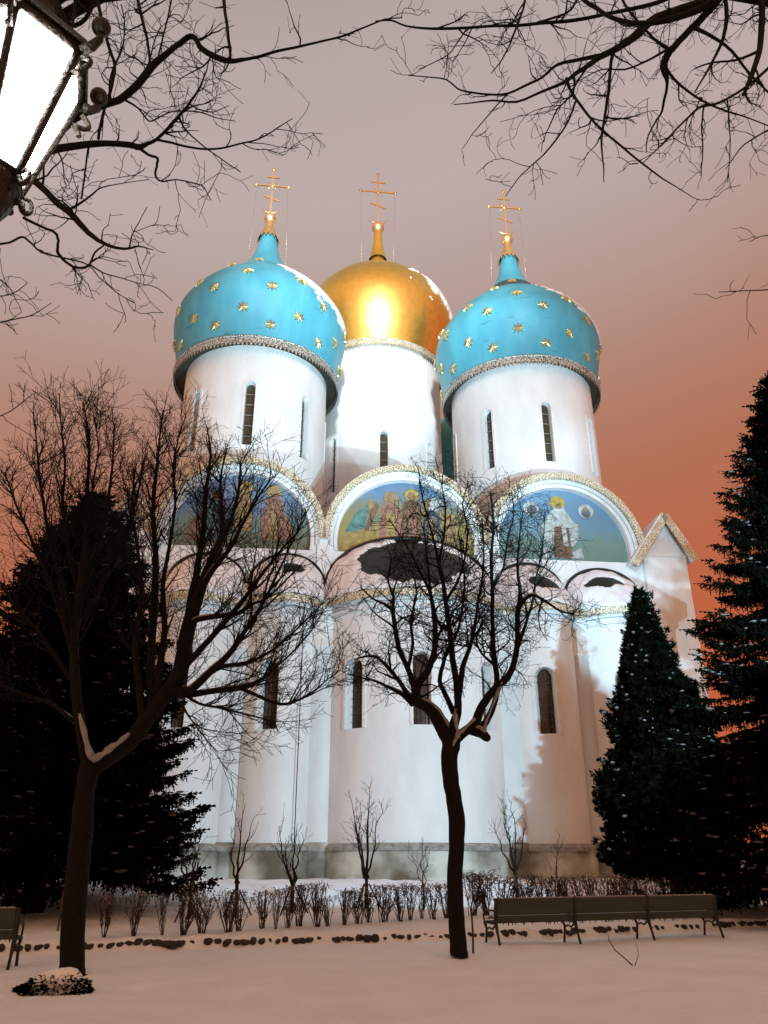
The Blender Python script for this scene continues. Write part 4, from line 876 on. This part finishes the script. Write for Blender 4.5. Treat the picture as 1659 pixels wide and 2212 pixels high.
# ================================================================= saplings with their stakes
SAP = [ # x, ybase, ytop, spread px, Y, label
 (405, 2000, 1790, 46, 21.8, 'staked sapling with low spreading crown, first from the left in the row'),
 (505, 1998, 1735, 55, 22.2, 'staked sapling with a tall crooked leader, second from the left in the row'),
 (628, 1992, 1778, 42, 23.2, 'short staked sapling third from the left in the row'),
 (790, 1985, 1700, 44, 24.4, 'many-stemmed staked sapling left of the middle linden, tallest in the row'),
 (915, 1975, 1808, 34, 25.4, 'small thin sapling just left of the trunk of the middle linden'),
 (1118, 1962, 1725, 46, 26.4, 'bare sapling right of the middle linden against the orange-lit wall'),
 (1208, 1958, 1815, 26, 26.6, 'smallest thin sapling against the orange-lit wall, left of the thuja')]
for i, (x, yb, yt, sp, Y, lab) in enumerate(SAP):
    rng = random.Random(900+i); q = px(x, yb, Y); bz = gz(q.x, Y); tp = px(x-2, yt, Y); Hh = tp.z - bz
    e = empty('sapling', (q.x, Y, bz), lab, 'young tree', 'young trees planted along the hedge'); T = Tree(300+i); T.snow_min = 9
    tr = .055 if i not in (4, 6) else .03; fk = Hh*(.36 if i != 3 else .30)
    T.m.tube([(0, 0, -.1), (.02, 0, fk*.5), (.0, 0, fk)], [tr, tr*.9, tr*.8], 8)
    nst = [5, 3, 4, 6, 3, 5, 2][i]
    for k in range(nst):
        a = 2*math.pi*(k+rng.random()*.6)/nst; lean = pxw(sp, tp)*rng.uniform(.55, 1.0); hh = (Hh-fk)*(1 if k == 0 else rng.uniform(.62, .95)); pts = []
        if k == 0: lean *= .15
        for j in range(8):
            t = j/7; w = rng.gauss(0, .035); pts.append(Vector((math.cos(a)*lean*t**.75 + w, math.sin(a)*lean*t**.75 + rng.gauss(0, .03), fk*.8 + (fk*.2+hh)*t)))
        rr = [max(.006, tr*.62*(1-.88*j/7)) for j in range(8)]; T.m.tube(pts, rr, 6, cap=False)
        T.sprout(pts, rr, 1, [None, dict(n=4.0 if i != 1 else 2.4, len=(.3, .95), ang=(20, 55), wig=.12, bend=.06, trop=(0, 0, .14), r=.012, seg=5, rmin=.0055), dict(n=3.0, len=(.12, .4), ang=(25, 60), wig=.12, trop=(0, 0, .1), r=.008, seg=3, rmin=.005)], t0=.2)
    T.m.build('branches', M_bark2, e)
    if i not in (4, 6):
        for a in (.2, 2.3, 4.2):
            m = MB(); m.tube([(math.cos(a)*.50, math.sin(a)*.50, -.1), (math.cos(a)*.08, math.sin(a)*.08, .62)], .022, 6); m.build('support_stake', M_wood, e)

# ================================================================= clipped hedge
def hedge_y(x): return lerp_t(x, [-6.5, -5.7, -2.7, .5, 4, 10, 14], [18.3, 18.7, 19.9, 22.1, 24.2, 26.6, 28.5])
HB = 'leafless shrub of the clipped hedge along the stone edging, left of the middle linden'
HB2 = 'leafless shrub of the dense clipped hedge behind the long green bench'
protos = []
for v in range(6):
    rng = random.Random(500+v); st = Tree(600+v); st.snow_min = 9; e = empty('hedge_shrub', (0, 0, -50), HB, 'shrub', 'shrubs of the clipped hedge'); top = .92
    for k in range(11 + v):
        a = rng.uniform(0, 2*math.pi); r0 = .07*rng.random(); r1 = rng.uniform(.05, .46)*(.8+.08*v); pts = []
        for j in range(6):
            t = j/5; pts.append(Vector((math.cos(a)*(r0+(r1-r0)*t**1.25)+rng.gauss(0, .014), math.sin(a)*(r0+(r1-r0)*t**1.1)*.8+rng.gauss(0, .012), top*rng.uniform(.93, 1.03)*t-.03)))
        rr = [.011*(1-.6*j/5) for j in range(6)]; st.m.tube(pts, rr, 4, cap=False)
        st.sprout(pts, rr, 1, [None, dict(n=9.0, len=(.10, .32), ang=(12, 40), wig=.1, bend=.05, trop=(0, 0, .25), r=.008, seg=3, rmin=.0045), dict(n=8, len=(.05, .14), ang=(20, 60), wig=.1, trop=(0, 0, .15), r=.006, seg=2, rmin=.004)], t0=.25)
    st.m.v = [(x, y, min(z, top+.05*math.sin(x*9+y*7+v)+.02*math.sin(x*40+y*31))) for x, y, z in st.m.v]
    st.m.build('stems', M_hedge, e)
    lf = MB()                                    # withered leaves still clinging to the twigs
    for k in range(150):
        p = Vector((rng.gauss(0, .19), rng.gauss(0, .15), rng.choice((rng.uniform(.78, .93), rng.uniform(.35, .62), rng.uniform(.6, .9))))); d = Vector((rng.gauss(0, 1), rng.gauss(0, 1), rng.gauss(0, 1))).normalized()*.028; c = d.cross(Vector((.3, .5, 1))).normalized()*.014
        if (p.x**2+p.y**2)**.5 > .1+.32*p.z: continue
        lf.poly([p-d, p+c, p+d, p-c])
    lf.build('withered_leaves', M_hedge, e); fs = MB()
    for k in range(46): a = rng.uniform(0, 6.28); q_ = rng.uniform(.1, .42); fs.blob((math.cos(a)*q_, math.sin(a)*q_*.8, .86+rng.gauss(0, .05)), (.02+.02*rng.random(), .02, .010), 5, 3, .5, rng)
    fs.build('twig_snow', M_snowd, e); protos.append(e)
rng = random.Random(77); place = []
for x in (228, 290, 352, 397, 440, 492, 520, 563, 600, 622, 650, 684, 712, 742, 774, 800, 826, 862, 886, 912, 936, 960):
    # walk outward from the camera until the ray meets the hedge line
    Y = 15.0
    for _ in range(400):
        q = px(x, 1990, Y)
        if Y >= hedge_y(q.x): break
        Y += .05
    place.append((q.x + rng.uniform(-.05, .05), Y + rng.uniform(-.12, .12), rng.uniform(.85, 1.05) if x > 300 else rng.uniform(.9, 1.1), HB, (.55 if x in (352, 600) else 1)))
NUM = 'first second third fourth fifth sixth seventh eighth ninth tenth eleventh twelfth thirteenth fourteenth fifteenth sixteenth seventeenth eighteenth nineteenth twentieth twenty-first twenty-second twenty-third twenty-fourth twenty-fifth twenty-sixth twenty-seventh'.split()
place = [(a, b, c, '%s leafless shrub from the left end of the clipped hedge left of the linden' % NUM[i], w) for i, (a, b, c, l, w) in enumerate(place)]
x = 2.35; k = 0
while k < 26: place.append((x, hedge_y(x)+rng.uniform(-.12, .12), rng.uniform(1.1, 1.25), '%s leafless shrub right of the linden in the dense hedge behind the long bench' % NUM[k], 1.05)); x += .40; k += 1
for i, (x, y, s, lab, w) in enumerate(place):
    z = gz(x, y)-.02; src = protos[i % 6]; rz = rng.uniform(0, 6.28); sc3 = (s*w*rng.uniform(.85, 1.2), s*w*rng.uniform(.85, 1.2), s*rng.uniform(.80, 1.0)); ti = (rng.gauss(0, .07), rng.gauss(0, .07))
    if i < 6: src.location = (x, y, z); src.rotation_euler = (*ti, rz); src.scale = sc3; src['label'] = lab
    else: copy_thing(src, (x, y, z), rz, sc3, lab).rotation_euler = (*ti, rz)

# ================================================================= stone edging
rng = random.Random(12)
def stone(i):
    m = MB(); w, d, h = rng.uniform(.12, .22), rng.uniform(.09, .13), rng.uniform(.06, .09); n = 9; rows = []
    for j, (k, z) in enumerate(((.75, -h), (1, -h*.3), (.95, h*.5), (.6, h))):
        rows.append([m.vert((w*k*math.cos(2*math.pi*q/n)*rng.uniform(.85, 1.1), d*k*math.sin(2*math.pi*q/n)*rng.uniform(.85, 1.1), z*rng.uniform(.9, 1.1))) for q in range(n)])
    for a, b in zip(rows, rows[1:]):
        for q in range(n): m.face((a[q], a[(q+1) % n], b[(q+1) % n], b[q]), True)
    m.face(rows[-1]); m.face(rows[0][::-1]); return m.mesh('edging_stone', M_stone)
ST_ = [stone(i) for i in range(6)]; x = -7.6; k = 0
while x < 10.4:
    x += rng.uniform(.13, .21) if rng.random() < .9 else rng.uniform(.3, .6)
    if abs(x-1.45) < .05: continue
    y = edge_y(x) - .05 + .16*noise.noise(Vector((x*1.7, edge_y(x)*1.7, 4))) ; o = bpy.data.objects.new('edging_stone', ST_[k % 6]); C.objects.link(o)
    o.location = (x, y+.07, rng.uniform(.07, .11)); o.rotation_euler = (rng.uniform(-.2, .2), rng.uniform(-.2, .2), rng.uniform(0, 6)); s = rng.uniform(.5, .85); o.scale = (s, s, s*1.1)
    finish(o, 'dark rough stone half buried in snow in the edging row along the lawn', 'stone', 'stones edging the snowy lawn'); k += 1
for xx, yy, lab in ((568, 2032, 'thin upright stick in the snow at the stone edging, left of centre'), (1022, 2057, 'thin upright stick in the snow between the linden trunk and the bench'), (120, 2040, 'thin stick behind the trunk of the big bare tree')):
    q = px(xx, yy, 1); r_ = 1.6/(-(q.z-1.6)); X, Y = q.x*r_, r_; m = MB(); m.tube([(0, 0, -.1), (.01, 0, .35), (0, 0, .78)], [.022, .02, .018], 6); o = m.build('stick', M_wood); o.location = (X, Y, gz(X, Y)); finish(o, lab, 'stick')
m = MB(); m.tube([(0, 0, .02), (-.10, .1, .12), (-.2, .25, .22), (-.26, .35, .36), (-.25, .4, .44)], [.012, .011, .01, .008, .004], 5); m.tube([(.04, .02, .0), (.16, .15, .16), (.17, .25, .36)], [.007, .006, .003], 4)
o = m.build('fallen_twig', M_wood); o.location = (4.1, 14.9, gz(4.1, 14.9)); finish(o, 'curved twig poking out of the open snow in front of the green bench', 'twig')

# ================================================================= benches
def bench(name, A, B, n, label, group):
    A = Vector(A); B = Vector(B); d = B-A; L_ = d.length; rz = math.atan2(d.y, d.x)
    e = empty(name, (A.x, A.y, min(gz(A.x, A.y), gz(B.x, B.y))), label, 'bench', group, rz)
    # local: x along, back faces the camera (-y); seat away from the camera (+y)
    for i in range(n):
        x0, x1 = L_*i/n + .04, L_*(i+1)/n - .04
        for z0, z1, y0, y1, nm in ((.42, .565, -.02, .02, 'backrest_board'), (.57, .89, -.05, -.012, 'backrest_board')):
            m = MB(); m.obox(((x0+x1)/2, (y0+y1)/2-.03, (z0+z1)/2), ((x1-x0)/2, 0, 0), (0, .016, -.0), (0, -.035*(z1-z0)/.3, (z1-z0)/2)); m.build(nm, M_bench, e)
        for y in (.06, .18, .30, .42):
            m = MB(); m.box((x0, y-.05, .425), (x1, y+.05, .455)); m.build('seat_slat', M_bench, e)
        s = MB(); nn = 40; top_ = []; rr = []
        for k in range(nn+1): top_.append((x0+(x1-x0)*k/nn, -.075, .895+.006*math.sin(k*1.7))); rr.append(.022+.008*math.sin(k*2.3+i))
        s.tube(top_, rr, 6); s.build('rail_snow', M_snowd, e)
        s = MB(); rg = random.Random(i+5); na = 34
        row0 = []; row1 = []; row2 = []
        for k in range(na+1):
            x = x0 + (x1-x0)*k/na; row0.append(s.vert((x, .0, .47+.02*rg.random()))); row1.append(s.vert((x, .24, .55+.03*rg.random()))); row2.append(s.vert((x, .50, .47)))
        for k in range(na): s.face((row0[k], row0[k+1], row1[k+1], row1[k]), True); s.face((row1[k], row1[k+1], row2[k+1], row2[k]), True)
        s.build('seat_snow', M_snow, e)
        ic = MB()                                   # little icicles and rime under the seat edge
        for k in range(36):
            x = x0 + (x1-x0)*rg.random(); ic.tube([(x, -.01, .45), (x+.01*rg.random(), -.01, .43-.07*rg.random())], [.022, .004], 4)
        ic.build('seat_rime', M_bench, e)
    for i in range(n+1):
        x = L_*i/n; w = .045
        m = MB(); m.tube([(x, -.19, -.06), (x, -.11, .18), (x, -.03, .42), (x, -.05, .62), (x, -.09, .90)], [.03, .026, .045, .045, .04], 8); m.tube([(x, .0, .42), (x, .30, .43), (x, .46, .42)], [.03, .028, .03], 6); m.build('back_leg', M_iron, e)
        m = MB(); m.tube([(x, .46, .42), (x, .38, .30), (x, .42, .10), (x, .46, -.06)], [.035, .026, .026, .03], 8); m.tube([(x, -.03, .40), (x, .12, .30), (x, .26, .33), (x, .40, .28)], .02, 5); m.build('front_leg', M_iron, e)
        m = MB(); m.tube([(x, .46, .42), (x, .50, .56), (x, .42, .66), (x, .20, .66), (x, -.05, .66)], .02, 6); m.build('armrest', M_iron, e)
    return e
bench('park_bench', (2.35, 18.75, 0), (7.85, 20.95, 0), 3, 'long dark green three-section park bench seen from behind, right of the linden trunk', 'park benches')
bench('park_bench', (-10.4, 14.2, 0), (-6.2, 15.0, 0), 2, 'dark park bench cut off by the left edge, beside the big tree trunk', 'park benches')

# ---- snow-capped low bush in the left foreground
rng = random.Random(3); e = empty('low_bush', (-4.52, 12.45, gz(-4.52, 12.45)-.03), 'low dark bush under a snow cap at the foot of the big bare tree', 'bush'); m = MB(); s = MB()
for k in range(1500):
    a = rng.uniform(0, 2*math.pi); r = math.sqrt(rng.random()); x = r*.62*math.cos(a); y = r*.30*math.sin(a); z = (.03+.30*math.sqrt(max(0, 1-r*r))*(1+.35*x/.62))*rng.uniform(.3, 1); d = Vector((x, y*1.5, .12*rng.gauss(0, 1)+.02)).normalized()*rng.uniform(.05, .13); w = d.cross(Vector((rng.gauss(0, 1), rng.gauss(0, 1), 1))).normalized()*.016
    p = Vector((x, y, z)); m.poly([p-w, p+d*.6-w, p+d, p+d*.5+w*1.6])
m.build('foliage', M_spruce, e); na, nr = 40, 12; rows = []
for j in range(nr+1):
    r = j/nr; row = []
    for k in range(na):
        a = 2*math.pi*k/na; q = 1+.22*noise.noise(Vector((math.cos(a)*2.2, math.sin(a)*2.2, 3))); x = r*.56*q*math.cos(a); y = .02+r*.27*q*math.sin(a); h = (.06+.33*math.sqrt(max(0, 1-(r*.97)**2)))*(1+.35*x/.62); n_ = noise.noise(Vector((x*9, y*9, 1)))
        row.append(s.vert((x, y, h*1.03 + .03*n_ - (.10*sstep(.5, .95, r)*(1+n_)))))
    rows.append(row)
for A, B in zip(rows, rows[1:]):
    for k in range(na): s.face((A[k], A[(k+1) % na], B[(k+1) % na], B[k]), True)
s.build('snow_cap', M_snow, e); e.scale = (.80, 1, .78)

# ---- grey board at the right edge
bx, by = 10.15, 22.0; e = empty('notice_board', (bx, by, gz(bx, by)), 'blank grey board leaning between dark posts on a snowy plinth at the right edge', 'board')
m = MB(); m.obox((0, 0, .86), (.25, .03, 0), (0, .03, .0), (-.05, .10, .54)); m.build('panel', M_board, e)
for sx_ in (-.30, .30):
    m = MB(); m.tube([(sx_+.05, -.12, -.1), (sx_-.05, .08, 1.5)], .035, 8); m.build('post', M_wood, e)
m = MB(); m.box((-.28, -.22, -.05), (.32, .2, .24)); m.build('plinth', M_snow, e)

# ================================================================= street lantern close by, upper left
LX, LY, LZ = -1.3115, 1.93, 3.955; RZ = -.175
e = empty('street_lantern', (LX, LY, 0), 'lit street lantern with white glass and scrolled iron frame, upper left corner', 'lantern', rz=RZ)
zb_, zt_ = LZ-.285, LZ+.285; rb, rt = .108, .229; NS = 6
def cor(i, r, z): a = i*2*math.pi/NS; return Vector((r*math.cos(a), r*math.sin(a), z))
for i in range(NS):
    a0, a1, b0, b1 = cor(i, rb, zb_), cor(i+1, rb, zb_), cor(i, rt, zt_), cor(i+1, rt, zt_)
    m = MB(); c = (a0+a1+b0+b1)/4; sh = lambda p: p + (Vector((0, 0, c.z))-p)*.0 + (c-p)*.05
    m.poly([sh(a0), sh(a1), sh(b1), sh(b0)]); m.build('glass_pane', M_glow, e)
    m = MB(); m.tube([a0, b0], [.013, .017], 8); m.build('corner_bar', M_lampiron, e)
    m = MB(); m.tube([a0, a1], .014, 8); m.build('lower_rail', M_lampiron, e); m = MB(); m.tube([b0, b1], .018, 8); m.build('upper_rail', M_lampiron, e)
    # scroll and ball at each upper corner, curl at each lower corner
    o_ = Vector((math.cos(i*2*math.pi/NS), math.sin(i*2*math.pi/NS), 0)); m = MB()
    m.tube([b0+o_*.01, b0+o_*.05+Vector((0, 0, .01)), b0+o_*.075+Vector((0, 0, .04)), b0+o_*.07+Vector((0, 0, .075))], [.02, .018, .014, .012], 8); m.blob(b0+o_*.07+Vector((0, 0, .105)), (.034, .034, .036), 14, 10, 0)
    sc_ = [b0 - Vector((0, 0, .04)) + o_*(.02+.045*math.sin(t)*(1-t/9)) + Vector((0, 0, -.02-.012*t+.03*math.cos(t)*(1-t/9)*.6)) for t in [k*.45 for k in range(18)]]
    m.tube(sc_, [.010]*18, 6); m.build('corner_scroll', M_lampiron, e)
    m = MB(); m.tube([a0 + o_*(.012+.034*(1-math.cos(t))*.5) + Vector((0, 0, -.02-.03*math.sin(t))) for t in [k*.5 for k in range(12)]], [.012-.0005*k for k in range(12)], 7); m.build('lower_curl', M_lampiron, e)
m = MB(); n = 4; rows = []
for r, z in ((rt*1.16, zt_+.015), (rt*1.10, zt_+.05), (rt*.72, zt_+.14), (rt*.42, zt_+.20), (rt*.34, zt_+.30), (rt*.40, zt_+.31), (.03, zt_+.42)): rows.append([m.vert(cor(i, r, z)) for i in range(NS)])
for A, B in zip(rows, rows[1:]):
    for i in range(NS): m.face((A[i], A[(i+1) % NS], B[(i+1) % NS], B[i]))
m.face(rows[0]); m.build('roof', M_lampiron, e)
m = MB(); m.lathe([(rb*.95, zb_-.01), (rb*1.0, zb_-.03), (rb*.9, zb_-.05), (rb*.85, zb_-.09), (rb*.6, zb_-.15), (rb*.35, zb_-.18), (.04, zb_-.20), (.055, zb_-.22), (.035, zb_-.25)], 24); m.face([m.vert((rb*.95*math.cos(k*.26), rb*.95*math.sin(k*.26), zb_-.01)) for k in range(24)])
for k in range(10): m.blob((rb*.93*math.cos(k*.628), rb*.93*math.sin(k*.628), zb_-.06), (.012, .012, .014), 8, 6, 0)
m.build('base_cup', M_lampiron, e)
m = MB(); m.tube([(0, 0, zb_-.22), (0, 0, 2.6), (0, 0, 1.0), (0, 0, -.1)], [.035, .04, .055, .075], 14); m.lathe([(.14, -.1), (.14, .25), (.11, .3), (.09, .55), (.06, .6)], 20); m.build('post', M_lampiron, e)
pl_ = bpy.data.lights.new('lantern_light', 'POINT'); pl_.energy = 9; pl_.color = (1, .86, .66); pl_.shadow_soft_size = .08; po = bpy.data.objects.new('lantern_light', pl_); C.objects.link(po); po.location = (LX, LY, LZ-.02)
